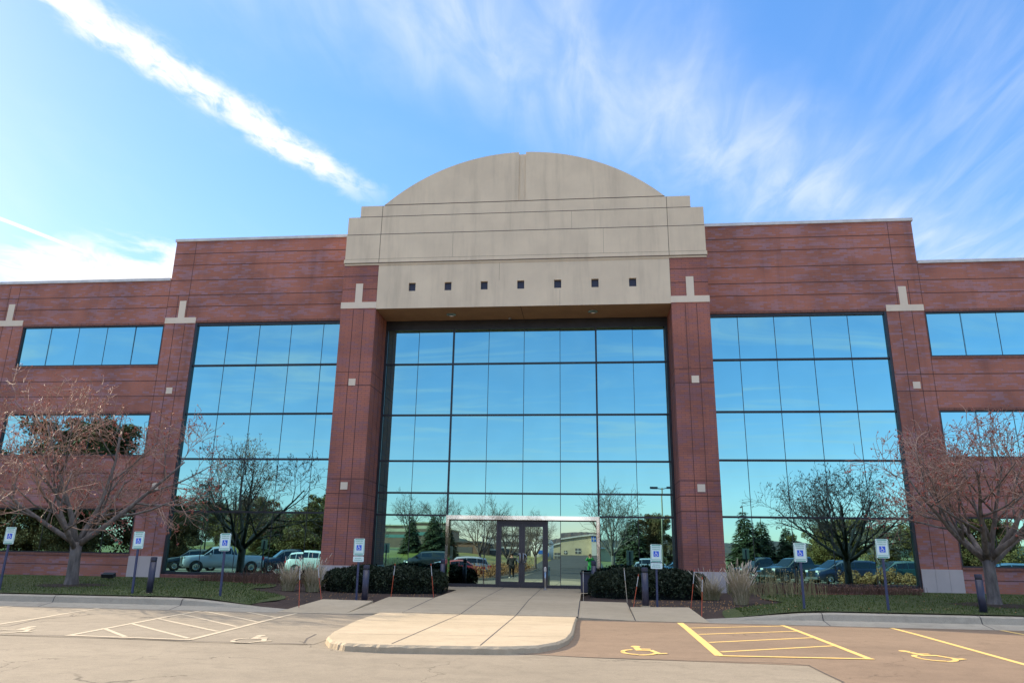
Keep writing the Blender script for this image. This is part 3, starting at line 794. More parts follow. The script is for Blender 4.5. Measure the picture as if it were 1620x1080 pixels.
def make_sign(name, label, x, y, zb, zt, plate, lean):
    H = zt-zb; t = thing(name, label, 'parking sign', (x,y,zb), 0, 'accessible parking signs along the kerb')
    t.rotation_euler = (0, lean, 0)
    p = MB().box(-.028,.028,-.02,.02,-.15,H-.05); p.box(-.045,.045,.0,.006,.02,H-.06) if False else None
    p.build('post', M['post_blue'], t)
    zc = H-.235; S = 1.08
    pl = MB().prism_y(rrect(.305*S,.457*S,.035,0,zc), -.034, -.022); pl = pl.build('sign_plate', M['sign_face'], t)
    gr = MB()
    for (a,b) in ((zc+.205*S,.028),(zc-.205*S,.028),(zc-.165*S,.012)): gr.poly([(-.13,-.0355,a-b/2),(.13,-.0355,a-b/2),(.13,-.0355,a+b/2),(-.13,-.0355,a+b/2)])
    for T, z in ((T1,zc+.155*S),(T2,zc+.10*S)):
        n = len(gr.v); gr.v += [(v[0]*1.1,-.036,z+v[2]) for v in T.v]; gr.f += [tuple(i+n for i in f) for f in T.f]
    for sx in (-1,1): gr.poly([(sx*.15-.006,-.0354,zc-.2),(sx*.15+.006,-.0354,zc-.2),(sx*.15+.006,-.0354,zc+.2),(sx*.15-.006,-.0354,zc+.2)])
    gr.build('lettering', M['sign_green'], pl)
    MB().poly([(a,-.0358,b) for a,b in rrect(.155,.155,.01,0,zc-.02)]).build('symbol_panel', M['sign_blue'], pl)
    sy = MB()
    for k, q in enumerate(SYM): sy.poly([(v.x*.135,-.0364-.0001*k,zc-.02+v.y*.135) for v in q])
    sy.build('wheelchair_symbol', M['white'], pl)
    if plate:
        p2 = MB().prism_y(rrect(.305*S,.15*S,.025,0,zc-.325*S), -.034,-.022).build('lower_plate', M['sign_face'], t)
        g2 = MB()
        for a, b, w in ((zc-.30*S,.02,.10),(zc-.35*S,.02,.12)):
            for i in range(5):
                xa = -w+2*w*i/5; g2.poly([(xa,-.0356,a-b/2),(xa+2*w/5-.012,-.0356,a-b/2),(xa+2*w/5-.012,-.0356,a+b/2),(xa,-.0356,a+b/2)])
        g2.build('lettering', M['sign_green'], p2)
    return t
make_sign('parking_sign', 'accessible parking sign near the kerb, left of the left bare tree', -14.69,-8.9,-.08,1.76,False,R(1))
make_sign('parking_sign', 'accessible parking sign beside the bollard in front of the left corner pier', -10.52,-8.9,-.06,1.68,False,R(-1))
make_sign('parking_sign', 'accessible parking sign standing alone on the lawn before the left glass bay', -7.85,-8.9,-.07,1.66,False,R(-1))
make_sign('parking_sign', 'accessible parking sign with extra lower plate before the left portal pier', -4.25,-7.6,-.09,1.59,True,R(-.6))
make_sign('parking_sign', 'accessible parking sign with extra lower plate before the right yew hedge', 4.57,-7.6,-.10,1.54,True,R(.8))
make_sign('parking_sign', 'accessible parking sign before the middle of the right glass bay, nearer the pale grass clump', 8.28,-8.9,-.08,1.61,False,R(.5))
make_sign('parking_sign', 'accessible parking sign at the outer end of the right glass bay, nearer the corner pier', 10.40,-8.9,-.08,1.74,False,R(.6))

def make_bollard(label, x, y, zb, zt, w=.092, sq=True):
    t = thing('light_bollard', label, 'bollard', (x,y,zb), 0, 'dark bollards beside the walk and lawn'); H = zt-zb
    MB().lathe([(w,-.1),(w,H*.86)], 20).build('column', M['navy'], t, True)
    MB().lathe([(w*.93,0),(w*.93,H*.045)], 20, (0,0,H*.86)).build('lens', M['black'], t, True)
    MB().lathe([(w,0),(w,H*.07),(w*.93,H*.09),(w*.3,H*.095)], 20, (0,0,H*.905)).build('cap', M['navy'], t)
    if y < -8: MB().lathe([(w*1.35,-.02),(w*1.35,.02),(w*1.05,.025)], 20).build('base', M['conc'], t)
    return t
make_bollard('dark round bollard beside the parking sign before the left corner pier', -10.18,-8.6,-.06,.98)
make_bollard('dark round bollard beside the sign with lower plate before the left portal pier', -3.91,-7.9,-.13,.84)
make_bollard('dark round bollard next to the glass at the left side of the entrance', -2.65,-2.6,-.06,1.01,.085)
make_bollard('dark round bollard before the right yew hedge beside a parking sign', 4.21,-8.05,-.14,.91)
make_bollard('dark round bollard before the trunk of the right bare tree', 12.74,-8.9,-.08,.90)
make_bollard('dark round bollard just behind the black litter bin at the entrance', 2.80,-2.9,-.06,1.03,.085)

def stake(label, a, b, mat='orange', r=.009):
    d = Vector(b)-Vector(a); t = thing('snow_stake', label, 'stake', a, 0, 'thin snow stakes along the walkway edges')
    MB().tube([d*-.08, d*.62], r, 6).build('rod', M[mat], t)
    MB().tube([d*.621, d*.93], r*1.25, 6).build('reflective_band', M['tape'], t)
    MB().tube([d*.931, d*1.0], r*1.15, 6).build('tip', M[mat], t)
stake('orange snow stake at the kerb end of the left ramp, furthest left of all', (-5.19,-9.7,-.18), (-5.26,-9.7,.84))
stake('leaning orange snow stake between the left grass clump and the left hedge', (-5.04,-8.4,-.10), (-5.23,-8.4,.82))
stake('orange snow stake before the middle of the left yew hedge, leaning right', (-3.51,-6.4,-.07), (-3.44,-6.4,.88))
stake('red orange snow stake before the right end of the left hedge, leaning left', (-2.27,-5.9,-.10), (-2.40,-5.9,.89))
stake('pale tan snow stake in front of the black litter bin', (2.46,-6.3,-.10), (2.46,-6.3,.75), 'tanstake')
stake('pale snow stake before the left part of the right hedge', (3.77,-6.5,-.10), (3.70,-6.5,.87), 'tanstake')
stake('orange snow stake leaning right beside the bollard before the right hedge', (3.87,-8.1,-.15), (4.04,-8.1,.73))
stake('tall orange snow stake at the right end of the right hedge, leaning right', (5.44,-8.15,-.13), (5.59,-8.15,.89))
stake('upright orange snow stake nearest the kerb beside the right ramp corner', (5.52,-9.6,-.26), (5.59,-9.6,.72))
t = thing('door_post', 'slim bare steel post standing before the right entrance door', 'post', (1.0,-1.3,walkz(-1.3)))
MB().tube([(0,0,-.02),(0,0,.82)], .032, 12).build('pole', M['steel'], t, True); MB().lathe([(.08,0),(.08,.015),(.04,.02)], 16).build('base', M['steel'], t); MB().box(-.045,.045,-.05,.02,.66,.80).build('push_plate', M['steel'], t)
t = thing('litter_bin', 'black square litter bin beside the entrance, before the right hedge', 'litter bin', (2.51,-2.3,walkz(-2.3)-.01))
MB().prism([(a,b) for a,b in rrect(.36,.36,.05)], .03, .62).build('body', M['navy'], t); MB().prism([(a,b) for a,b in rrect(.40,.40,.06)], .622, .70).build('lid', M['black'], t); MB().prism(rrect(.33,.33,.05), 0, .029).build('base', M['black'], t)
t = thing('flood_light', 'small black flood light box on the lawn before the left brick base', 'flood light', (-15.83,-2.0,lawnz(-2)))
h = MB().box(-.24,.24,-.10,.10,.10,.24); h.xform(Matrix.Rotation(R(20),4,'X')); h.build('housing', M['black'], t); MB().box(-.02,.02,-.02,.02,-.05,.12).build('stem', M['black'], t)
MB().box(-.20,.20,.085,.095,.13,.22).build('lens', M['lamp'], t)

# ------------------------------------------------------------------ foliage makers
def leaf_faces(mb, c, n_, size, seed, up=.0):
    r = np.random.default_rng(seed); k = len(c)
    a = r.normal(size=(k,3)); a /= np.linalg.norm(a, axis=1, keepdims=True)
    b = r.normal(size=(k,3)); b -= (b*a).sum(1, keepdims=True)*a; b /= np.linalg.norm(b, axis=1, keepdims=True)
    s = size*(.6+.8*r.random((k,1)))
    V = np.stack([c-a*s, c+b*s*.45, c+a*s, c-b*s*.45], 1)
    mb.add_arrays(V.reshape(-1,3), np.arange(4*k).reshape(-1,4)); return mb
def hedge(name, label, cx, cy, rx, ry, h, z0, seed):
    t = thing(name, label, 'hedge', (cx,cy,z0)); r = np.random.default_rng(seed)
    core = MB(); n0 = 0
    def prof(u):   # superellipse outline with lumps
        return (1-abs(u)**3.2)**(1/2.6)
    nx, nt = 40, 14; V = []
    for i in range(nx+1):
        u = -1+2*i/nx; w = prof(u*.999)
        for j in range(nt+1):
            a = math.pi*j/nt; lump = 1+.05*math.sin(u*9+a*3)+.04*math.sin(u*17-a*5)
            core.v.append((rx*.95*u, -ry*.92*w*math.cos(a)*lump, .93*h*(.0+w**.42*math.sin(a)**.42*lump)))
    for i in range(nx):
        for j in range(nt):
            q = i*(nt+1)+j; core.f.append((q, q+1, q+nt+2, q+nt+1))
    core.build('inner_growth', M['hedge_in'], t)
    k = 26000; u = r.random(k)*2-1; a = np.pi*r.random(k); w = (1-np.abs(u*.999)**3.2)**(1/2.6)
    lump = 1+.05*np.sin(u*9+a*3)+.04*np.sin(u*17-a*5)+.035*np.sin(u*41+a*13)+r.normal(size=k)*.034
    c = np.stack([rx*u*(1+.02*np.sin(a*7)), -ry*w*np.cos(a)*lump, np.maximum(.02, h*w**.42*np.sin(a)**.42*(lump+(r.random(k)<.03)*r.random(k)*.12))], 1)
    leaf_faces(MB(), c, 0, .045, seed+1).build('foliage', M['hedge'], t)
hedge('yew_hedge', 'low dark clipped yew hedge left of the entrance', -4.45,-3.7,2.15,1.15,.82,-.14,11)
hedge('yew_hedge', 'low dark clipped yew hedge right of the entrance', 4.62,-3.9,1.98,1.15,.88,-.14,17)
def grass_tuft(name, label, x, y, h, rad, n, seed, green=.3, plumes=60):
    z = bedz(x,y); t = thing(name, label, 'grass clump', (x,y,z), 0, 'dry ornamental grass clumps by the glass bays'); r = random.Random(seed)
    st = MB(); ba = MB(); pm = MB()
    for i in range(n):
        a = r.uniform(0,2*math.pi); q = rad*.45*math.sqrt(r.random()); L = h*r.uniform(.45,1.0)*(1 if r.random()<.7 else .7); o = rad*r.uniform(.15,1.15)*(L/h)
        w = r.uniform(.004,.009); b = Vector((q*math.cos(a), q*math.sin(a), 0)); d = Vector((math.cos(a+r.uniform(-.6,.6)), math.sin(a+r.uniform(-.6,.6)),0)); s = Vector((-d.y,d.x,0))
        if r.random()<.5: s = Vector((1,0,0))
        pts = [b+d*o*k*k+Vector((0,0,L*(k-.12*k*k*r.random()))) for k in (0,.35,.7,1)]
        m = ba if r.random() < green else st
        if m is ba: pts = [Vector((p.x*1.1,p.y*1.1,p.z*.62)) for p in pts]
        for k in range(3):
            wa, wb = w*(1-k*.28), w*(1-(k+1)*.28); m.quad(pts[k]-s*wa, pts[k]+s*wa, pts[k+1]+s*wb, pts[k+1]-s*wb)
        if m is st and i % max(1,n//plumes) == 0:
            tip = pts[-1]; dd = (pts[-1]-pts[-2]).normalized()
            pm.tube([tip-dd*.02, tip+dd*.07, tip+dd*.16], [.006,.013,.003], 4)
    st.build('stalks', M['tuft'], t); ba.build('base_leaves', M['tuft_g'], t); pm.build('plumes', M['plume'], t)
grass_tuft('ornamental_grass', 'dry ornamental grass clump at the left, further from the left portal pier', -7.22,-5.5,.98,.42,620,1)
grass_tuft('ornamental_grass', 'dry ornamental grass clump touching the left end of the left hedge', -6.5,-5.2,1.15,.45,700,2,.35)
grass_tuft('ornamental_grass', 'tall pale ornamental grass clump right of the right portal pier', 7.02,-7.0,1.22,.40,800,3,.22,110)
grass_tuft('ornamental_grass', 'greenish ornamental grass clump against the base of the right portal pier', 6.45,-5.0,.95,.55,650,4,.6)
def dead_plants(name, label, x0, x1, y0, y1, n, h, seed, m, lab2):
    mb = MB(); r = random.Random(seed)
    for i in range(n):
        x = r.uniform(x0,x1); y = r.uniform(y0,y1); z = bedz(x,y); L = h*r.uniform(.4,1); a = r.uniform(0,6.28); l = r.uniform(.05,.4)*L
        p = Vector((x,y,z)); q = p+Vector((math.cos(a)*l,math.sin(a)*l,L)); w = r.uniform(.004,.011)
        mb.quad(p-Vector((w,0,0)), p+Vector((w,0,0)), q+Vector((w*.4,0,0)), q-Vector((w*.4,0,0)))
        if r.random()<.5: mb.quad(q+Vector((-.02,0,-.012)), q+Vector((0,-.02,-.01)), q+Vector((.02,0,.012)), q+Vector((0,.02,.01)))
    stuff(mb.build(name, M[m]), label, lab2)
dead_plants('dead_perennials','brown dead perennials along the foot of the left glass bay',-12.2,-7.6,-2.2,-.25,1500,.34,5,'sedum','dead plants')
dead_plants('dead_perennials','brown dead perennials along the foot of the right glass bay',7.7,14.2,-2.2,-.25,1900,.32,6,'sedum','dead plants')
dead_plants('dry_stalks','thin pale dry stalks before the left glass bay',-9.9,-7.2,-3.8,-1.2,190,.8,7,'sedum','dry stalks')
dead_plants('dry_stalks','thin pale dry stalks before the right glass bay',7.4,10.2,-4.6,-1.4,260,.85,8,'tuft_g','dry stalks')
dead_plants('fallen_leaves','scattered pale leaves and chips on the mulch beds',-6.5,-2.3,-8.2,-5.2,240,.03,9,'brush','leaf litter')
dead_plants('fallen_leaves','scattered pale leaves on the right mulch bed',3.9,7.5,-9.0,-5.6,300,.03,10,'brush','leaf litter')

dead_plants('fallen_leaves','scattered pale leaves on the left lawn',-19,-7.5,-9.4,-1,260,.035,13,'brush','leaf litter')
dead_plants('fallen_leaves','scattered pale leaves on the right lawn by the kerb',7.5,18,-9.4,-1,260,.035,14,'brush','leaf litter')

# ------------------------------------------------------------------ bare trees
def branch(r, p, d, L, n, wob, up):
    pts = [p.copy()]; d = d.normalized(); st = L/n
    for i in range(n):
        d = (d+Vector((r.uniform(-wob,wob), r.uniform(-wob,wob), r.uniform(-wob,wob)+up))).normalized()
        p = p+d*st; pts.append(p.copy())
    return pts, d
def bare_tree(seed, th, tr, limbs, lv, berries=0, twig_r=.0115, flare=1.35, limb_r=.62, box=None):
    """limbs: [(azimuth, elevation deg, length)], lv: [(children, length, wobble, up)]"""
    r = random.Random(seed); wood = MB(); twig = MB(); ber = MB(); tips = []
    top = Vector((r.uniform(-.05,.05), r.uniform(-.05,.05), th))
    wood.tube([(0,0,-.15),(0,0,.02),(top.x*.3,top.y*.3,.22*th),(top.x*.6,top.y*.6,.6*th),top], [tr*flare*1.25,tr*flare,tr*1.06,tr*.97,tr*.95], 12)
    def grow(pts, r0, r1, level):
        if level >= len(lv): return
        nch, Lc, wob, up = lv[level]; m = len(pts)-1
        last = level == len(lv)-1
        for c in range(nch):
            f = .22+.78*(c+r.random())/nch; i = min(int(f*m), m-1); q = pts[i].lerp(pts[i+1], f*m-i)
            t = (pts[i+1]-pts[i]).normalized(); az_ = r.uniform(0, 2*math.pi); a = t.cross(Vector((.3,.2,.9)));
            if a.length < .01: a = Vector((1,0,0))
            a.normalize(); b = t.cross(a); dev = R(r.uniform(28, 62))
            d = t*math.cos(dev)+(a*math.cos(az_)+b*math.sin(az_))*math.sin(dev)
            L = Lc*r.uniform(.6,1.2)*(1.15-.5*f); rr0 = max((r0+(r1-r0)*f)*.55, twig_r*.7); rr1 = max(rr0*.45, twig_r*.45)
            P_, dd = branch(r, q, d, L, 4 if level < 2 else 3, wob, up)
            if level < 1: wood.tube(P_, [rr0+(rr1-rr0)*k/(len(P_)-1) for k in range(len(P_))], 7)
            else: twig.tube(P_, [rr0+(rr1-rr0)*k/(len(P_)-1) for k in range(len(P_))], 5 if level < 2 else 3, cap=False)
            if last: tips.append((P_[-1], P_[-2]))
            grow(P_, rr0, rr1, level+1)
    for az_, el, L in limbs:
        d = Vector((math.cos(R(az_))*math.cos(R(el)), math.sin(R(az_))*math.cos(R(el)), math.sin(R(el))))
        P_, dd = branch(r, top-Vector((0,0,r.uniform(.0,.22)*th)), d, L, 7, .13, .05)
        ra, rb = tr*limb_r*r.uniform(.8,1.1), tr*.14
        wood.tube(P_, [ra+(rb-ra)*(k/(len(P_)-1))**.8 for k in range(len(P_))], 9)
        grow(P_, ra, rb, 0)
    if berries:
        rr = r
        for i in range(berries):
            a, b = tips[rr.randrange(len(tips))]; q = a.lerp(b, rr.random()*1.0)+Vector((rr.uniform(-.03,.03),rr.uniform(-.03,.03),rr.uniform(-.04,.01))); s = rr.uniform(.014,.027)
            for k in range(rr.choice((1,1,2))):
                o = q+Vector((rr.uniform(-.03,.03),rr.uniform(-.03,.03),rr.uniform(-.03,.03)))
                n = len(ber.v); ber.v += [tuple(o+Vector(v)*s) for v in ((1,0,0),(-1,0,0),(0,1,0),(0,-1,0),(0,0,1.2),(0,0,-1.2))]
                ber.f += [(n+a_,n+b_,n+c_) for a_,b_,c_ in ((0,2,4),(2,1,4),(1,3,4),(3,0,4),(2,0,5),(1,2,5),(3,1,5),(0,3,5))]
    return wood, twig, ber
LV = [(5,2.2,.19,.06),(5,1.25,.24,.06),(4,.75,.28,.05),(2,.42,.3,.04)]
def crab(label, loc, seed, limbs, scale=1.0, extra=0):
    w, tw, be = bare_tree(seed, 1.32, .165, limbs, [(LV[0][0]+extra,)+LV[0][1:]]+LV[1:], 2300)
    t = thing('crabapple_tree', label, 'tree', loc, 0, 'bare crabapple trees on the front lawn'); t.scale = (scale,)*3
    w.build('trunk', M['bark'], t, True); tw.build('crown', M['twig'], t, True); stuff(be.build('berries', M['berry'], t))
crab('leafless crabapple on the left lawn, thick grey trunk and pinkish twigs with red berries', (-14.5,-6.0,-.06), 4,
     [(15,33,3.9),(-75,40,3.2),(-140,34,3.5),(160,40,3.3),(85,48,3.0),(40,66,3.6),(-120,72,3.8)], 1.10, 1)
crab('leafless crabapple on the right lawn beside the right bollard, forked grey trunk with red berries', (14.35,-6.2,-.05), 9,
     [(185,26,3.6),(-110,36,3.4),(-50,38,3.4),(5,32,3.5),(95,44,3.0),(140,52,3.2),(-80,66,3.0),(-20,62,3.3)], 1.0, 1)
rg = MB()
for cx, cy in ((-14.5,-6.0),(14.35,-6.2)):
    pts = [(cx+(1.15+.12*math.sin(5*a))*math.cos(a), cy+(1.0+.1*math.sin(4*a+1))*math.sin(a)) for a in [2*math.pi*i/28 for i in range(28)]]
    n = len(rg.v); rg.v += [(cx,cy,bedz(cx,cy)+.06)]+[(p[0],p[1],bedz(*p)+.027) for p in pts]
    rg.f += [(n, n+1+i, n+1+(i+1)%28) for i in range(28)]
struct(rg.build('tree_mulch', M['mulch']))

# ------------------------------------------------------------------ behind the camera: what the mirror glass shows
SEEN = 'mirrored in the glass'
def conifer_mesh(seed, h, rb, n, droop=.35, fs=.20):
    r = np.random.default_rng(seed); mb = MB()
    t = 1-np.sqrt(1-r.random(n)*.98); t = t*.98+.01                     # fraction of height
    tier = (np.floor(t*22)+r.normal(size=n)*.22)/22; t = np.clip(tier,.02,1)
    a = r.random(n)*2*np.pi; lobes = 1+.16*np.sin(a*5+t*40)+.12*np.sin(a*3-t*23)
    f = np.sqrt(r.random(n))*.85+.2; rad = rb*(1-t)**.9*lobes*f+.05
    z = h*(.06+.94*t)-droop*rad*f+r.normal(size=n)*.05
    c = np.stack([rad*np.cos(a), rad*np.sin(a), z], 1)
    out = np.stack([np.cos(a), np.sin(a), -.35*np.ones(n)], 1); side = np.stack([-np.sin(a), np.cos(a), r.normal(size=n)*.3], 1)
    s = fs*(.6+.8*r.random((n,1)))*(.55+.45*(1-t[:,None]))
    V = np.stack([c-out*s, c+side*s*.5, c+out*s*1.2, c-side*s*.5], 1)
    mb.add_arrays(V.reshape(-1,3), np.arange(4*n).reshape(-1,4)); return mb
def blob_mesh(seed, h, w, clear, n, nb, fs):
    r = np.random.default_rng(seed); mb = MB(); cs = []
    bc = np.stack([r.normal(size=nb)*w*.30, r.normal(size=nb)*w*.30, clear+(h-clear)*(.12+.80*r.random(nb))], 1)
    taper = 1-.55*np.abs((bc[:,2]-clear)/(h-clear)-.42); bc[:,:2] *= taper[:,None]
    br = w*(.09+.13*r.random(nb))*taper
    k = r.integers(0, nb, n); d = r.normal(size=(n,3)); d /= np.linalg.norm(d,axis=1,keepdims=True); d[:,2] *= .7
    c = bc[k]+d*br[k][:,None]*(r.random((n,1))**.4)
    return leaf_faces(mb, c, 0, fs, seed+3)
def tree_thing(kind, label, x, y, trunk, crown, mc, rz=0, scale=1., group=None):
    t = thing(kind, label, 'tree', (x,y,gz(x,y)), rz, group); t.scale = (scale,)*3
    o = bpy.data.objects.new('trunk', trunk); C.objects.link(o); o.parent = t
    o = bpy.data.objects.new('crown', crown); C.objects.link(o); o.parent = t
    return t
def trunk_mesh(h, r): return MB().tube([(0,0,-.4),(.02,.0,h*.4),(0,.03,h)], [r*1.2,r*.9,r*.25], 8).mesh('trunk', M['bark_d'], True)
SP = [conifer_mesh(s, 6, 1.9, 5200).mesh('crown', M['needle']) for s in (1,2,3)]; ST = trunk_mesh(5.6,.13)
CG = 'spruces beyond the car park, '+SEEN
for i,(lab,x,y,s) in enumerate((
    ('dark spruce mirrored in the lower central glass, leftmost of three together',-22.3,-75,.92),
    ('dark spruce mirrored in the lower central glass, middle of three together',-18.9,-74,.98),
    ('dark spruce mirrored in the lower central glass, closest to the entrance surround',-17.3,-76.5,.90),
    ('tall spruce mirrored in the central glass beside the right portal pier',7.5,-58,1.22),
    ('tall pale spruce mirrored in the right glass bay beside the portal pier',22.3,-69,1.36),
    ('dark spruce mirrored in the right glass bay, second from the portal pier',24.9,-72,1.1),
    ('dark spruce mirrored in the right glass bay, third from the portal pier',28.2,-73,.92),
    ('spruce mirrored in the right glass bay behind the crabapple reflection',31.5,-70,.95),
    ('narrow spruce mirrored in the left glass bay above the pickup',-36.5,-62,1.28))):
    tree_thing('spruce_tree', lab, x, y, ST, SP[i%3], None, i*1.3, s, CG)
PN = [blob_mesh(s, 12, 9, .6, 42000, 110, .15).mesh('crown', M['pine']) for s in (21,22)]; PT = trunk_mesh(10.5,.3)
PG = 'large pines mirrored in the left wing windows'
for i,(lab,x,y,s) in enumerate((
    ('large brownish pine mirrored in the left wing windows, tallest of the group',-45.5,-36,1.22),
    ('large pine mirrored in the lower left wing window, behind the tallest pine',-53,-40,.95),
    ('bushy pine mirrored in the lower left wing window near the corner pier',-39.5,-43,.62),
    ('large pine mirrored in the lower left wing window, outermost of the group',-60,-38,.80),
    ('low bushy pine mirrored in the lower left wing window below the tallest pine',-44,-33,.55),
    ('dark small pine mirrored at the outer edge of the left glass bay',-34.9,-37,.46))):
    tree_thing('pine_tree', lab, x, y, PT, PN[i%2], None, i*2.1, s, PG)
tree_thing('pine_tree','open crowned pine mirrored in the central glass beside the lamp post',10.0,-60,PT,PN[0],None,.5,.55,'pines right of the drive, '+SEEN)
tree_thing('pine_tree','dark pine mirrored in the lower right wing window',37.5,-46,PT,PN[1],None,1.5,.70,'pines right of the drive, '+SEEN)
OL = [blob_mesh(s, 7, 6, .7, 20000, 90, .12).mesh('crown', M['olive']) for s in (31,32)]; OT = trunk_mesh(5,.16)
for i,(lab,x,y,s) in enumerate((
    ('olive green tree mirrored at the inner end of the left glass bay',-30.2,-60,1.05),
    ('olive green tree mirrored in the left glass bay behind the crabapple reflection',-33.4,-62,1.0),
    ('olive green tree mirrored in the left glass bay above the pale pickup',-39.5,-64,.80),
    ('olive green tree mirrored in the right glass bay left of the outer sign',36.4,-62,.78),
    ('olive green tree mirrored in the right glass bay right of the outer sign',40.6,-61,.85),
    ('olive green tree mirrored in the left glass bay left of the crabapple reflection',-44.5,-70,.95),
    ('olive green tree mirrored far back in the left glass bay, just right of its sign',-49.5,-84,1.15),
    ('olive green tree mirrored far back in the left glass bay, left of its sign',-57.5,-88,1.1),
    ('olive green tree mirrored far back at the inner end of the left glass bay',-37.5,-84,1.2),
    ('olive green tree mirrored in the right glass bay just left of the crabapple trunk',31.2,-66,.85),
    ('low olive green tree mirrored in the right glass bay right of the crabapple trunk',34.0,-67,.9),
    ('olive green tree mirrored in the lower right wing window, left half',47.5,-60,.95),
    ('olive green tree mirrored at the outer end of the right glass bay',44.5,-64,.9))):
    tree_thing('olive_tree', lab, x, y, OT, OL[i%2], None, i*1.7, s, 'olive green trees, '+SEEN)
LV2 = [(7,1.9,.16,.09),(5,1.15,.2,.08),(4,.7,.25,.06)]
BT = []
for sd in (51,52,53):
    w, tw, _ = bare_tree(sd, 1.9, .15, [(20,52,3.6),(110,58,3.8),(200,50,3.5),(290,56,3.7),(60,76,4.2)], LV2, 0, .016, limb_r=.6)
    BT.append((w.mesh('trunk', M['bark'], True), tw.mesh('crown', M['bark'], True)))
for i,(lab,x,y,s) in enumerate((
    ('bare tree mirrored in the glass just left of the entrance door',-8.0,-45,1.08),
    ('bare tree mirrored in the left entrance door leaf, behind the walking person',-5.4,-44.5,.92),
    ('bare tree mirrored in the right entrance door leaf, nearer the door middle',-4.3,-53,.92),
    ('bare tree mirrored in the right entrance door leaf, further from the middle',-3.55,-57,.90),
    ('tall bare tree mirrored in the central glass right of the entrance surround',5.0,-46,1.30),
    ('slim bare tree mirrored behind the tall one right of the entrance',5.7,-68,.95),
    ('tall bare tree mirrored in the central glass at the left portal pier',-25.2,-85,1.30),
    ('tall bare tree mirrored in the central glass above the three spruces',-20.6,-87,1.32),
    ('bare tree mirrored in the left glass bay above the black car',-56,-74,.95),
    ('bare tree mirrored in the left glass bay left of its sign',-48,-78,.92),
    ('slim pale bare tree mirrored in the right glass bay behind the outer sign',26.3,-35,.72),
    ('low bare thicket tree mirrored in the central glass low at the left portal pier',-28.4,-80,.62))):
    tree_thing('bare_tree', lab, x, y, BT[i%3][0], BT[i%3][1], None, i*2.3, s, 'bare trees beyond the car park, '+SEEN)

# wooded hills and far buildings
def ridge(name, x0, x1, y, h, amp, m, seed, lab):
    r = random.Random(seed); mb = MB(); xs = lin(x0, x1, 140); rows = []
    ph = [r.uniform(0,6) for _ in range(6)]
    for x in xs:
        u = (x-x0)/(x1-x0); e = sstep(0,.22,u)*sstep(1,.78,u)
        top = h*e*(.75+.25*math.sin(x*.011+ph[0]))+amp*(.5*math.sin(x*.07+ph[1])+.35*math.sin(x*.19+ph[2])+.4*r.random())*e
        rows.append([(x, y, -.5),(x, y-14, top*.45+1),(x, y-40, top*.8+r.random()*amp*.6+1),(x, y-75, top+1),(x, y-140, top*.7),(x, y-220,-.5)])
    for a, b in zip(rows[:-1], rows[1:]):
        for i in range(5): mb.quad(b[i], a[i], a[i+1], b[i+1])
    struct(mb.build(name, M[m], smooth=False), lab)
M['wood_g'] = leafy('far_green_wood', (.045,.060,.035), (.075,.080,.045), .08); M['wood_b'] = leafy('far_brown_wood', (.10,.065,.045), (.075,.055,.04), .08)
ridge('hill', -330, -20, -330, 14, .8, 'wood_g', 3, 'dark green wooded hill far beyond the car park'); ridge('hill', -60, 120, -260, 9.8, .7, 'wood_b', 4, 'brown wooded hill beyond the tan building')
ridge('hill', 60, 420, -330, 11, .8, 'wood_g', 5, 'low wooded hill beyond the right car park')
for nme, c in (('tanwall',(.58,.50,.34)),('whitewall',(.62,.62,.60)),('brownwall',(.22,.13,.09)),('greenglass',(.12,.25,.22)),('slate',(.10,.10,.105)),('bluepanel',(.03,.16,.60))): M[nme] = simple(nme, c, rough=.6, scale=.6)
def far_building(name, lab, x0, x1, y, z1l, z1r, wall, windows=(), roof='whitewall', depth=14, extra=None):
    z0 = gz((x0+x1)/2, y)-.6; t = thing(name, lab, 'building', ((x0+x1)/2, y, 0)); cx = (x0+x1)/2
    w = MB().prism_y([(x0-cx,z0),(x1-cx,z0),(x1-cx,z1r),(x0-cx,z1l)], -depth, 0); w.build('wall', M[wall], t)
    rf = MB().prism_y([(x0-cx-.3,z1l+.004),(x1-cx+.3,z1r+.004),(x1-cx+.3,z1r+.26),(x0-cx-.3,z1l+.26)], -depth-.3, .3); rf.build('roof', M[roof], t)
    for a,b,c,d,m in windows:
        f = MB().box(a-cx, b-cx, -.02, .05, c, d); q = f.build('window', M[m], t)
        fr = MB()
        if b-a < 4:
            fr.box(a-cx-.06,b-cx+.06,-.02,.07,(c+d)/2-.05,(c+d)/2+.05); fr.box((a+b)/2-cx-.05,(a+b)/2-cx+.05,-.02,.075,c,d); fr.build('frame', M['whitewall'], q)
    return t
far_building('warehouse','low tan building with sloping roof mirrored right of the entrance doors',-5.2,3.0,-110,3.35,4.55,'tanwall',[(-4.2,-2.4,1.2,2.2,'slate'),(.3,1.2,1.4,2.3,'slate'),(-1.6,-1.1,1.3,1.9,'slate')])
far_building('warehouse','low tan building with flat roof mirrored in the glass right of the entrance surround',3.9,13.5,-112,3.3,3.3,'tanwall',[(8.2,10.0,1.5,2.6,'slate'),(11.2,12.4,1.5,2.6,'slate')])
far_building('blue_panelled_porch','small porch with blue panel mirrored between the two tan buildings',3.02,3.88,-109,4.5,4.5,'whitewall',[(3.05,3.85,3.5,4.45,'bluepanel')],depth=2)
far_building('warehouse','white building with dark base mirrored left of the entrance doors',-18.6,-8.4,-122,5.2,5.2,'whitewall',[(-18.5,-8.5,.9,2.6,'slate'),(-17.5,-9.5,3.0,3.9,'slate')])
far_building('brick_building','brown brick building mirrored in the glass at the left end of the entrance',-27.5,-17.3,-108,3.7,3.7,'brownwall',[(-26.6,-24.6,1.4,2.9,'tanwall'),(-23.4,-18.4,1.2,2.9,'slate')],'slate')
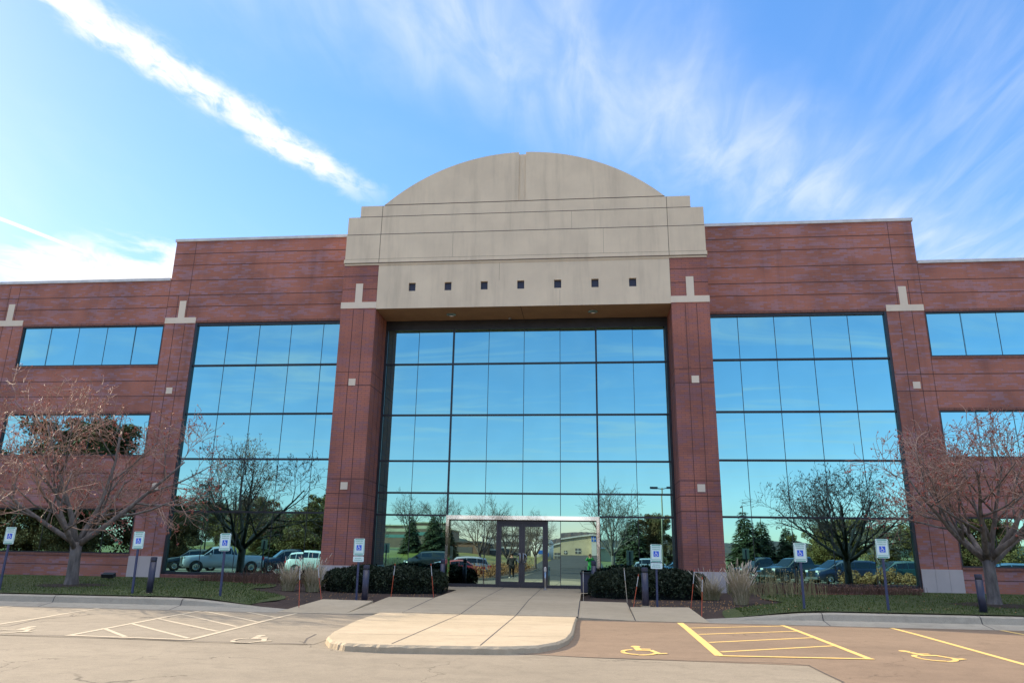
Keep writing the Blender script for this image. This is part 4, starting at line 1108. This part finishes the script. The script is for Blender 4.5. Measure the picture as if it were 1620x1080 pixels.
far_building('office_block','long pale office block mirrored far behind the three spruces',-62,-34,-170,8.0,8.0,'brownwall',[(-61,-35,4.9,5.7,'greenglass'),(-61,-35,6.5,7.3,'tanwall')],'tanwall')
far_building('glass_office','green glass office mirrored far away in the left glass bay',-112,-78,-175,12.5,12.5,'whitewall',[(-111,-79,7.2,9.0,'greenglass'),(-111,-79,10.0,11.8,'greenglass')],'slate')
t = thing('storage_dome', 'pale grey round tank with domed roof mirrored in the right door leaf', 'tank', (-5.9,-104,gz(-5.9,-104)))
MB().lathe([(1.75,-.5),(1.75,2.5)], 28).build('wall', M['slate'] if False else M['whitewall'], t, True); MB().lathe([(1.75,2.503),(1.6,2.95),(1.1,3.35),(.05,3.55)], 28).build('roof', M['whitewall'], t, True); MB().box(-.5,.5,1.755,1.80,.5,1.1).build('blue_panel', M['bluepanel'], t)

# planted islands
def island(name, pts, seed, n, h, lab):
    mb = MB(); k = len(pts)
    o = MB(); c = Vector((sum(p[0] for p in pts)/k, sum(p[1] for p in pts)/k))
    inn = [tuple(c+(Vector(p)-c)*(1-.16/max(.2,(Vector(p)-c).length))) for p in pts]
    for i in range(k):
        a, b, ai, bi = pts[i], pts[(i+1)%k], inn[i], inn[(i+1)%k]; za, zb = az(a[1])+.15, az(b[1])+.15
        o.quad((a[0],a[1],za-.3),(b[0],b[1],zb-.3),(b[0],b[1],zb),(a[0],a[1],za)); o.quad((a[0],a[1],za),(b[0],b[1],zb),(bi[0],bi[1],zb),(ai[0],ai[1],za))
    struct(o.build('island_kerb', M['kerb'])); struct(MB().poly([(p[0],p[1],az(p[1])+.13) for p in inn]).build('island_soil', M['island']))
    r = np.random.default_rng(seed); xs = [p[0] for p in inn]; ysx = [p[1] for p in inn]
    q = np.stack([r.uniform(min(xs)+.5,max(xs)-.5,n*3), r.uniform(min(ysx)+.6,max(ysx)-.6,n*3)],1)
    P_ = inn; ok = np.zeros(len(q),bool)
    for i in range(k):
        (xa,ya),(xb,yb) = P_[i], P_[(i+1)%k]
        hit = ((ya>q[:,1])!=(yb>q[:,1]))&(q[:,0] < (xb-xa)*(q[:,1]-ya)/((yb-ya) if yb!=ya else 1e-9)+xa); ok ^= hit
    q = q[ok][:n]; hh = h*(.55+.3*np.sin(q[:,0]*2.1+1)*np.sin(q[:,1]*1.4)+.15*np.sin(q[:,0]*5+q[:,1]*4))
    z = np.array([az(b) for b in q[:,1]])+.1+hh*np.sqrt(r.random(len(q)))
    leaf_faces(mb, np.stack([q[:,0],q[:,1],z],1), 0, .085, seed)
    stuff(mb.build(name, M['brush']), lab, 'shrubs')
island('russet_shrubs',[(-4.7,-25.2),(-5.6,-24.6),(-6.3,-25.4),(-6.5,-34),(-8.9,-44),(-8.9,-60),(-3.3,-60),(-3.5,-50),(-4.3,-38),(-4.6,-30)],61,5200,1.15,'russet shrubs on the kerbed island left of the drive, mirrored in the entrance doors')
island('russet_shrubs',[(4.3,-36),(5.0,-35),(6.6,-36),(7.0,-40),(7.0,-56),(4.2,-56),(4.1,-46)],62,3600,1.2,'russet shrubs on the island right of the drive, mirrored beside the surround')
island('russet_shrubs',[(18.4,-21.2),(19.2,-20.6),(26.5,-20.6),(27.2,-21.4),(27.0,-24.2),(18.8,-24.2)],63,5200,1.15,'russet shrubs on the kerbed island mirrored low in the right glass bay')

def lamp_post(lab, x, y, h, heads):
    t = thing('lamp_post', lab, 'lamp post', (x,y,gz(x,y)), 0, 'car park lamp posts, '+SEEN)
    MB().tube([(0,0,-.2),(0,0,h)], [.09,.06], 10).build('pole', M['pole_tan'], t, True); MB().lathe([(.28,-.3),(.28,.55),(.24,.6)], 16).build('base', M['conc'], t)
    for s in ((-1,1) if heads == 2 else (1,)):
        MB().tube([(0,0,h-.12),(s*.45,0,h-.04)], .04, 8).build('arm', M['navy'], t); MB().box(s*.42,s*1.12,-.20,.20,h-.10,h+.08).build('lamp_head', M['navy'], t)
lamp_post('twin headed lamp post mirrored in the central glass by the right portal pier',9.75,-45,8.3,2); lamp_post('lamp post mirrored at the outer end of the left glass bay',-38.5,-48,8.6,2)

# ------------------------------------------------------------------ cars
def car(kind, paint, name, label, x, y, heading, cat='car'):
    S = {'suv':(4.65,.93,[(0,.40,.66,0),(.10,.27,.86,0),(.55,.24,.99,0),(1.15,.24,1.06,0),(1.95,.24,1.08,1.64),(2.8,.24,1.09,1.70),(3.7,.24,1.10,1.68),(4.2,.26,1.10,1.60),(4.55,.30,1.06,0),(4.65,.42,.92,0)],(1.15,4.55)),
         'sedan':(4.75,.91,[(0,.38,.58,0),(.10,.24,.72,0),(.6,.20,.84,0),(1.3,.20,.92,0),(2.1,.20,.95,1.38),(2.8,.20,.96,1.45),(3.4,.20,.97,1.40),(4.0,.22,1.0,0),(4.65,.28,.96,0),(4.75,.4,.80,0)],(1.3,4.0)),
         'van':(5.1,.98,[(0,.36,.70,0),(.12,.25,.90,0),(.6,.22,1.02,0),(1.0,.22,1.09,0),(1.95,.22,1.12,1.68),(3.0,.22,1.13,1.76),(4.2,.22,1.13,1.74),(4.75,.24,1.12,1.66),(5.0,.28,1.08,0),(5.1,.40,.95,0)],(1.0,5.0)),
         'pickup':(5.8,1.0,[(0,.50,.92,0),(.08,.36,1.12,0),(.6,.34,1.20,0),(1.35,.34,1.24,0),(2.05,.34,1.26,1.84),(2.7,.34,1.27,1.92),(3.45,.34,1.28,1.90),(3.72,.34,1.28,0),(5.7,.36,1.26,0),(5.8,.5,1.15,0)],(1.35,3.72))}[kind]
    L, W, st, cab = S
    t = thing(name, label, cat, (x, y, gz(x,y)+.03 if y<-62 else az(y)+.006), heading, 'vehicles in the car park, '+SEEN)
    body = MB(); rows = []
    for xs_, zb, zl, zr in st:
        w = W*(.80 if xs_ in (0, L) else (.93 if xs_ < .2 or xs_ > L-.2 else 1))
        if zr: half = [(w*.86,zb),(w*.99,zb+.13),(w,(zb+zl)/2),(w*.955,zl),(w*.80,zr-.07),(w*.70,zr)]
        else: half = [(w*.86,zb),(w*.99,zb+.13),(w,(zb+zl)/2),(w*.955,zl-.05),(w*.86,zl),(w*.5,zl+.012)]
        ring = [(xs_-L/2,-a,b) for a,b in half]+[(xs_-L/2,a,b) for a,b in half[::-1]]; rows.append(ring)
    n0 = 0
    for ring in rows: body.v += ring
    m = 12
    for i in range(len(rows)-1):
        for k in range(m):
            k2 = (k+1)%m; body.f.append((i*m+k, i*m+k2, (i+1)*m+k2, (i+1)*m+k))
    body.f.append(tuple(range(m))[::-1]); body.f.append(tuple((len(rows)-1)*m+k for k in range(m)))
    bo = body.build('body', M[paint], t, True)
    # side windows, windscreen, rear window (set 4 mm proud)
    ca = [i for i, s_ in enumerate(st) if s_[3]]
    for sgn in (0, 1):
        g = MB()
        seq = [ca[0]-1]+ca+[ca[-1]+1]
        for a, b in zip(seq[:-1], seq[1:]):
            ra, rb = rows[a], rows[b]; il, iu = (3,4) if sgn == 0 else (8,7)
            o = Vector((0,-.006 if sgn==0 else .006,.002))
            pa, pb, pc, pd_ = Vector(ra[il]), Vector(rb[il]), Vector(rb[iu]), Vector(ra[iu])
            q = [pa.lerp(pd_,.10), pb.lerp(pc,.10), pc.lerp(pb,.10), pd_.lerp(pa,.10)]
            cc = sum(q, Vector())/4; q = [cc+(p-cc)*.94+o for p in q]
            g.quad(*(q if sgn == 0 else q[::-1]))
        g.build('side_window', M['carglass'], t)
    for a, b, nm_ in ((ca[0]-1, ca[0], 'windscreen'), (ca[-1], ca[-1]+1, 'rear_window')):
        g = MB(); ra, rb = rows[a], rows[b]; f = 1 if nm_ == 'windscreen' else 0
        lo_, hi_ = (ra, rb) if f else (rb, ra)
        q = [Vector(lo_[4]), Vector(lo_[7]), Vector(hi_[6]), Vector(hi_[5])]
        cc = sum(q, Vector())/4; q = [cc+(p-cc)*.92+Vector((-.012 if f else .012,0,.012)) for p in q]
        g.quad(*(q if f else q[::-1])); g.build(nm_, M['carglass'], t)
    rad = {'pickup':.40,'suv':.36,'van':.34,'sedan':.33}[kind]
    for xw in (.92-L/2, L/2-1.0):
        for sg in (-1, 1):
            ty = MB().lathe([(rad*.62,-.11),(rad*.95,-.115),(rad,-.07),(rad,.07),(rad*.95,.115),(rad*.62,.11)], 20)
            ty.xform(Matrix.Translation((xw, sg*(W-.085), rad)) @ Matrix.Rotation(R(90),4,'X')); wo = ty.build('wheel', M['tyre'], t, True)
            ri = MB()
            ri.lathe([(rad*.60,-.02),(rad*.60,.118),(rad*.5,.122),(rad*.18,.105),(rad*.12,.13)], 20)
            ri.xform(Matrix.Translation((xw, sg*(W-.085), rad)) @ Matrix.Rotation(R(90 if sg < 0 else -90),4,'X')); ri.build('rim', M['rim'], wo)
            ar = MB().lathe([(rad*1.16,-.02),(rad*1.16,.10)], 20); ar.xform(Matrix.Translation((xw, sg*(W-.085), rad)) @ Matrix.Rotation(R(90 if sg < 0 else -90),4,'X')); ar.build('wheel_arch', M['black'], t)
    zl = st[2][2]
    for sg in (-1, 1):
        MB().box(-L/2+.02,-L/2+.20, sg*W*.55, sg*W*.90, zl-.24, zl-.10).build('headlight', M['clear_lamp'], t)
        MB().box(L/2-.16, L/2-.015, sg*W*.66, sg*W*.915, st[-2][2]-.32, st[-2][2]-.04).build('tail_light', M['red_lamp'], t)
        MB().box(cab[0]-L/2+.45, cab[0]-L/2+.58, sg*W*.95, sg*(W+.19), st[4][2]-.02, st[4][2]+.15).build('mirror', M[paint], t)
    MB().box(-L/2-.012,-L/2+.06,-W*.5,W*.5, st[0][1]+.10, zl-.13).build('grille', M['black'], t)
    MB().box(-L/2-.03,-L/2+.10,-W*.80,W*.80, st[0][1]-.06, st[0][1]+.09).build('front_bumper', M['grey_paint'], t); MB().box(L/2-.10,L/2+.03,-W*.80,W*.80, st[-1][1]-.06, st[-1][1]+.10).build('rear_bumper', M['grey_paint'], t)
    if kind == 'pickup':
        MB().box(3.86-L/2, 5.66-L/2, -W*.80, W*.80, 1.255, 1.285).build('bed_cover', M['black'], t)
    return t
car('pickup','silver_paint','pickup_truck','pale silver pickup truck mirrored in the left glass bay behind the sign',-25.6,-26.5,R(-36))
car('suv','black_paint','parked_car','black car mirrored at the outer end of the left glass bay beside the pale pickup',-29.8,-30,R(-30))
car('pickup','navy_paint','pickup_truck','dark pickup mirrored in the left glass bay behind the pale pickup',-22.0,-31.5,R(-32))
car('suv','white_paint','parked_car','white car with red lamp mirrored at the inner end of the left glass bay',-18.4,-27.5,R(184))
car('van','black_paint','parked_van','dark van mirrored above the left hedge beside the entrance surround',-13.6,-47,R(5))
car('sedan','red_paint','parked_car','dark red car mirrored at the left end of the entrance, lowest of the row',-8.2,-30.8,R(-14))
car('suv','silver_paint','parked_car','silver car mirrored at the left end of the entrance, second of the row',-8.3,-35.0,R(-14))
car('sedan','blue_paint','parked_car','blue car mirrored at the left end of the entrance, third of the row',-8.7,-39.4,R(-14))
car('sedan','silver_paint','parked_car','pale car mirrored at the left end of the entrance, furthest of the row',-9.3,-44.5,R(-14))
car('suv','silver_paint','parked_car','silver car mirrored above the right hedge, left of its sign',9.0,-46.5,R(182))
car('sedan','blue_paint','parked_car','blue car mirrored above the right hedge, right of its sign',11.5,-43.5,R(176))
car('pickup','black_paint','pickup_truck','black pickup mirrored in the right glass bay nearest the portal pier',20.4,-52,R(-20))
car('sedan','black_paint','parked_car','low black car mirrored in the right glass bay between the two pickups',19.6,-41,R(-24))
car('pickup','black_paint','pickup_truck','black pickup mirrored in the right glass bay behind its inner sign',19.3,-34,R(-24))
car('van','navy_paint','parked_van','dark blue van mirrored behind the crabapple trunk reflection in the right bay',21.2,-29.2,R(-16))
car('suv','teal_paint','parked_car','dark teal car mirrored at the outer end of the right glass bay',26.0,-31.5,R(-8))
car('suv','blue_paint','parked_car','blue car mirrored in the lower right wing window',32.8,-30,R(5))

# ------------------------------------------------------------------ people
def skin_mesh(name, J, E, m, parent, sub=2):
    keys = list(J); me = bpy.data.meshes.new(name); me.from_pydata([J[k][:3] for k in keys], [(keys.index(a), keys.index(b)) for a,b in E], []); me.update()
    o = bpy.data.objects.new(name, me); C.objects.link(o); md = o.modifiers.new('Skin','SKIN'); md.use_smooth_shade = True; md.branch_smoothing = .3
    lay = me.skin_vertices[0].data
    for i, k in enumerate(keys):
        r_ = J[k][3]; lay[i].radius = (r_, r_) if not isinstance(r_, tuple) else r_; lay[i].use_root = (i == 0)
    s_ = o.modifiers.new('Sub','SUBSURF'); s_.levels = sub; s_.render_levels = sub
    bpy.context.view_layer.update(); dg = bpy.context.evaluated_depsgraph_get()
    me2 = bpy.data.meshes.new_from_object(o.evaluated_get(dg)); bpy.data.objects.remove(o); me2.materials.clear(); me2.materials.append(m)
    o2 = bpy.data.objects.new(name, me2); C.objects.link(o2); o2.parent = parent; return o2
def hand(J, E, side, w, d, palm_n, wrist):
    """palm from the wrist along d, five unequal bent fingers curling towards palm_n"""
    d = Vector(d).normalized(); n = Vector(palm_n).normalized(); s = d.cross(n).normalized()*side; w = Vector(w)
    pk = wrist+'_palm'; J[pk] = (*(w+d*.055), (.036,.020)); E.append((wrist, pk))
    for i, L in enumerate((.070,.080,.075,.058)):
        b = w+d*.095+s*(.030-.020*i); k1 = f'{wrist}_f{i}a'; k2 = f'{wrist}_f{i}b'; k3 = f'{wrist}_f{i}c'
        J[k1] = (*b,.0100); J[k2] = (*(b+d*L*.5+n*L*.12),.0092); J[k3] = (*(b+d*L*.8+n*L*.55),.0080); E += [(pk,k1),(k1,k2),(k2,k3)]
    b = w+d*.035+s*.035; J[wrist+'_t1'] = (*b,.012); J[wrist+'_t2'] = (*(b+d*.03+s*.022+n*.012),.0105); J[wrist+'_t3'] = (*(b+d*.055+s*.018+n*.03),.009)
    E += [(pk,wrist+'_t1'),(wrist+'_t1',wrist+'_t2'),(wrist+'_t2',wrist+'_t3')]
def person(label, loc, rz, pose, coat, coatlen):
    t = thing('person', label, 'person', loc, rz)
    p = pose
    J = {'pel':(0,0,.99,(.15,.11)),'sp':(0,.0,1.18,(.14,.105)),'ch':(0,.0,1.40,(.17,.115)),'nk':(0,.0,1.565,.058),'hb':(0,.015,1.64,.075),'hm':(0,.02,1.735,(.086,.102)),'ht':(0,.01,1.815,.070)}
    E = [('pel','sp'),('sp','ch'),('ch','nk'),('nk','hb'),('hb','hm'),('hm','ht')]
    J['nose'] = (0,.128,1.715,.014); E.append(('hm','nose'))
    for s, q in ((-1,'l'),(1,'r')):
        J['ear'+q] = (s*.094,.0,1.725,.016); E.append(('hm','ear'+q))
        J['sh'+q] = (s*.195,.0,1.475,.070); J['el'+q] = (*p['el'+q],.047); J['wr'+q] = (*p['wr'+q],.030)
        J['hip'+q] = (s*.095,.0,.93,.098); J['kn'+q] = (*p['kn'+q],.062); J['an'+q] = (*p['an'+q],.043); a = Vector(p['an'+q]); J['to'+q] = (a.x+s*.02,a.y+.17,max(.035,a.z-.05),.034)
        E += [('ch','sh'+q),('sh'+q,'el'+q),('el'+q,'wr'+q),('pel','hip'+q),('hip'+q,'kn'+q),('kn'+q,'an'+q),('an'+q,'to'+q)]
    BJ = dict(J); BE = list(E)
    for s, q in ((-1,'l'),(1,'r')):
        w = Vector(p['wr'+q]); e = Vector(p['el'+q]); hand(BJ, BE, s, w, p['hd'+q] if 'hd'+q in p else w-e, p['hn'+q], 'wr'+q)
    skin_mesh('body', BJ, BE, M['skin'], t)
    def grow(keys, edges, add, m, name, over={}):
        K = {}
        for k in keys:
            x,y,z,r_ = J[k]; r_ = tuple(v+add for v in r_) if isinstance(r_, tuple) else r_+add; K[k] = (x,y,z,r_)
        K.update(over); skin_mesh(name, K, edges, m, t)
    ov = {'wrl':(*(Vector(p['wrl']).lerp(Vector(p['ell']),.08)),.044),'wrr':(*(Vector(p['wrr']).lerp(Vector(p['elr']),.08)),.044)}
    ed = [('pel','sp'),('sp','ch'),('ch','nk2'),('ch','shl'),('ch','shr'),('shl','ell'),('shr','elr'),('ell','wrl'),('elr','wrr')]
    ov['nk2'] = (0,0,1.535,.072)
    if coatlen: ov['hem'] = (0,0,coatlen,(.20,.15)); ed.append(('pel','hem'))
    grow(['pel','sp','ch','shl','shr','ell','elr'], ed, .022, M[coat], 'coat', ov)
    grow(['pel','hipl','hipr','knl','knr','anl','anr'], [('pel','hipl'),('pel','hipr'),('hipl','knl'),('hipr','knr'),('knl','anl'),('knr','anr')], .016, M['black_cloth'] if coat != 'green_cloth' else M['green_cloth'], 'trousers')
    h = MB().ellipsoid((0,-.028,1.765),(.110,.118,.106),16,10); h.build('hair', M['hair'], t, True)
    for s in (-1,1): MB().ellipsoid((s*.034,.112,1.735),(.013,.008,.009)).build('eye', M['white'], t, True)
    MB().ellipsoid((0,.112,1.668),(.028,.010,.008)).build('mouth', M['berry'], t, True)
    for s, q in ((-1,'l'),(1,'r')):
        a = Vector(p['an'+q]); sh = MB().ellipsoid((a.x+s*.01,a.y+.07,max(.05,a.z-.035)),(.055,.15,.055),12,8); sh.build('shoe', M['shoe'], t, True)
    return t
cam_at = Vector((2.694,-30.241,1.177))
ph = person('person in bright green holding a camera to the face, mirrored above the litter bin', (2.694,-30.241-.42,az(-30.6)+.005), 0,
  dict(ell=(-.30,.12,1.36), elr=(.30,.12,1.36), wrl=(-.115,.235,1.66), wrr=(.115,.235,1.66), hdl=(.15,.35,.9), hdr=(-.15,.35,.9), hnl=(.8,.6,.1), hnr=(-.8,.6,.1),
       knl=(-.12,.03,.52), knr=(.12,.03,.52), anl=(-.14,0,.09), anr=(.14,0,.09)), 'green_cloth', .78)
t = thing('camera', 'small black camera held to the face of the person in green', 'camera', (2.694,-30.241-.42,az(-30.6)+.005+1.727))
MB().prism_y(rrect(.13,.085,.015), .245, .29).build('body', M['black'], t); ln = MB().lathe([(.036,0),(.036,.07),(.03,.08),(.026,.07)], 20); ln.xform(Matrix.Translation((0,.292,0)) @ Matrix.Rotation(R(-90),4,'X')); ln.build('lens', M['black'], t, True)
person('person in a dark coat walking away with white shoes, mirrored in the left door leaf', (-3.72,-31.2,az(-31.2)+.005), R(176),
  dict(ell=(-.27,-.06,1.20), elr=(.27,.05,1.20), wrl=(-.27,.06,.95), wrr=(.26,.20,.97), hnl=(.9,.2,0), hnr=(-.9,.2,0),
       knl=(-.10,.16,.54), knr=(.10,-.02,.52), anl=(-.11,.22,.10), anr=(.11,-.28,.15)), 'dark_cloth', .72).scale = (1.06,1.06,1.06)

# ------------------------------------------------------------------ sky, sun, camera
SUN = Vector((-1.90,.78,1.0)).normalized()
el = math.asin(SUN.z); rot = math.atan2(SUN.x, SUN.y)
w = bpy.data.worlds.new('World'); sc.world = w; w.use_nodes = True; nt = w.node_tree
for n in list(nt.nodes): nt.nodes.remove(n)
N = NT(nt); out = N.n('ShaderNodeOutputWorld'); bg = N.n('ShaderNodeBackground')
sky = N.n('ShaderNodeTexSky', sky_type='NISHITA'); sky.sun_disc = False; sky.sun_elevation = el; sky.sun_rotation = rot
sky.air_density = 1.0; sky.dust_density = .25; sky.ozone_density = 2.0; sky.altitude = 200
hs = N.n('ShaderNodeHueSaturation'); hs.inputs['Saturation'].default_value = 1.58; hs.inputs['Value'].default_value = .97
gm = N.n('ShaderNodeGamma'); gm.inputs[1].default_value = .66; N.l(sky.outputs[0], gm.inputs[0]); N.l(gm.outputs[0], hs.inputs['Color'])
tc = N.n('ShaderNodeTexCoord'); sp = N.n('ShaderNodeSeparateXYZ'); N.l(tc.outputs['Generated'], sp.inputs[0])
zz = N.math('MAXIMUM', sp.outputs[2], .06)
px = N.math('DIVIDE', sp.outputs[0], zz); py_ = N.math('DIVIDE', sp.outputs[1], zz)
cb = N.n('ShaderNodeCombineXYZ'); N.l(px, cb.inputs[0]); N.l(py_, cb.inputs[1]); pv = cb.outputs[0]
def mapped(loc=(0,0,0), rz=0, scale=(1,1,1)):
    m = N.n('ShaderNodeMapping'); m.inputs['Location'].default_value = loc; m.inputs['Rotation'].default_value = (0,0,rz); m.inputs['Scale'].default_value = scale; N.l(pv, m.inputs[0]); return m.outputs[0]
def line_dist(p0, p1, warp_scale=0, warp=0, seed=0):
    dx, dy = p1[0]-p0[0], p1[1]-p0[1]; L = math.hypot(dx,dy); nx, ny = dy/L, -dx/L
    d = N.math('ADD', N.math('MULTIPLY', N.math('SUBTRACT', px, p0[0]), nx), N.math('MULTIPLY', N.math('SUBTRACT', py_, p0[1]), ny))
    s = N.math('ADD', N.math('MULTIPLY', N.math('SUBTRACT', px, p0[0]), dx/L), N.math('MULTIPLY', N.math('SUBTRACT', py_, p0[1]), dy/L))
    if warp:
        nz_ = N.noise(mapped((seed,seed*.7,0)), warp_scale, 5, .6); d = N.math('ADD', d, N.math('MULTIPLY', N.math('SUBTRACT', nz_, .5), warp))
    return d, s
# broad contrail
d, s = line_dist((-.985,1.07), (-.62,1.93), 5, .10, 1)
wob = N.noise(mapped((3,1,0), R(-25), (1.0,.55,1)), 24, 6, .6, .4)
cm = N.math('SUBTRACT', 1.0, N.ramp(N.math('ABSOLUTE', d), .012, .10))
cm = N.math('MULTIPLY', cm, N.ramp(N.math('ADD', wob, N.math('MULTIPLY', cm, .26)), .40, .86))
cm = N.math('MULTIPLY', cm, N.ramp(s, -.9, -.5))
cm = N.math('MULTIPLY', cm, N.math('SUBTRACT', 1.0, N.ramp(s, .62, 1.02)))
cm2 = N.math('MULTIPLY', cm, 1.0)
# thin fresh trail
d, s = line_dist((-1.86,1.93), (-1.745,2.249), 6, .01, 2)
tm = N.math('MULTIPLY', N.math('SUBTRACT', 1.0, N.ramp(N.math('ABSOLUTE', d), .006, .02)), N.math('SUBTRACT', 1.0, N.ramp(s, .30, .40)))
# bright low cloud on the left
lowm = N.math('MULTIPLY', N.ramp(py_, 1.93, 2.36), N.ramp(N.math('MULTIPLY', px, -1.0), 1.15, 1.5))
lown = N.noise(mapped((0,4,0), R(20), (1.5,1.0,1)), 2.6, 8, .60, .9)
lm = N.math('MULTIPLY', N.ramp(N.math('ADD', lown, N.math('MULTIPLY', lowm, .24)), .52, .78), lowm)
# cirrus veil with fibres on the right
d, s = line_dist((-.29,1.13), (.93,2.22), 1.6, .35, 5)
vm = N.math('SUBTRACT', 1.0, N.ramp(N.math('ABSOLUTE', d), .0, .40))
fib = N.noise(mapped((1,0,0), R(8), (4.6,1.5,1)), 2.0, 7, .56, .6)
fib2 = N.noise(mapped((7,2,0), R(-16), (6.0,1.0,1)), 1.7, 7, .56, .5)
vm = N.math('MULTIPLY', vm, N.math('ADD', .25, N.math('MULTIPLY', N.ramp(fib, .26, .84), .70)))
rm = N.math('MULTIPLY', N.math('MULTIPLY', N.ramp(px, .35, .95), N.ramp(fib2, .28, .86)), .46)
rm = N.math('MULTIPLY', rm, N.ramp(py_, .6, 1.2))
thin = N.math('MULTIPLY', N.ramp(N.noise(mapped((2,9,0), R(35), (1,.5,1)), 1.1, 7, .6, .7), .46, .78), .22)
south = N.math('MULTIPLY', N.math('MULTIPLY', N.ramp(py_, -.6, -1.4), N.ramp(N.noise(mapped((4,2,0), R(12), (.55,1.3,1)), 1.3, 7, .6, .8), .44, .76)), .95)
cir0 = thin
thin = N.math('MAXIMUM', thin, south)
cir = N.math('MULTIPLY', N.math('MAXIMUM', N.math('MAXIMUM', vm, rm), thin), .50)
hi = N.math('MINIMUM', N.math('ADD', N.math('MULTIPLY', N.ramp(sp.outputs[2], .04, .16), 1.0), 0), 1.0)
mask = N.math('MULTIPLY', N.math('MINIMUM', N.math('ADD', N.math('MAXIMUM', N.math('MAXIMUM', cm2, tm), lm), cir), 1.0), hi, clamp=True)
K = 2.35
skc = N.mixc(1.0, hs.outputs['Color'], (1.0,.885,1.0), 'MULTIPLY')
fill_veil = N.math('MULTIPLY', N.ramp(sp.outputs[2], .74, .88), N.math('ADD', .55, N.math('MULTIPLY', N.noise(mapped((5,5,0)), 1.5, 5, .6), .5)), clamp=True)  # bright overhead cloud, added out of view to lift the fill in shade
skc = N.mixc(fill_veil, skc, (6.8,6.8,7.0))
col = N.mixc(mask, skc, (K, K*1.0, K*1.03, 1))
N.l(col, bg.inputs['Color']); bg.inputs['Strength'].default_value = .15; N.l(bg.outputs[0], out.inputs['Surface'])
sl = bpy.data.lights.new('sun', 'SUN'); sl.energy = 2.75; sl.angle = R(.53); sl.color = (1.0,.85,.64)
so = bpy.data.objects.new('sun', sl); C.objects.link(so); so.rotation_euler = (-SUN).to_track_quat('-Z','Y').to_euler()

cd = bpy.data.cameras.new('camera_view'); cd.sensor_width = 36; cd.lens = 1169.2585/1620*36; cd.clip_end = 3000; cd.clip_start = .05
cam = bpy.data.objects.new('camera_view', cd); C.objects.link(cam)
yaw, pit, rol = .1061, .2815, .0158
fw = Vector((-math.sin(yaw)*math.cos(pit), math.cos(yaw)*math.cos(pit), math.sin(pit))); rt = Vector((math.cos(yaw), math.sin(yaw), 0)); up = rt.cross(fw)
r2 = rt*math.cos(rol)+up*math.sin(rol); u2 = up*math.cos(rol)-rt*math.sin(rol)
cam.matrix_world = Matrix(((r2.x,u2.x,-fw.x,cam_at.x),(r2.y,u2.y,-fw.y,cam_at.y),(r2.z,u2.z,-fw.z,cam_at.z),(0,0,0,1)))
sc.camera = cam
sc.view_settings.view_transform = 'Standard'; sc.view_settings.look = 'None'; sc.view_settings.exposure = 1.80; sc.view_settings.gamma = 1
cy = sc.cycles; cy.max_bounces = 7; cy.diffuse_bounces = 3; cy.glossy_bounces = 4; cy.transparent_max_bounces = 4
cy.caustics_reflective = False; cy.caustics_refractive = False; cy.use_denoising = True; cy.denoising_prefilter = 'NONE'; cy.denoising_input_passes = 'RGB_ALBEDO_NORMAL'; cy.sample_clamp_indirect = 4
try: cy.denoiser = 'OPENIMAGEDENOISE'
except Exception: pass
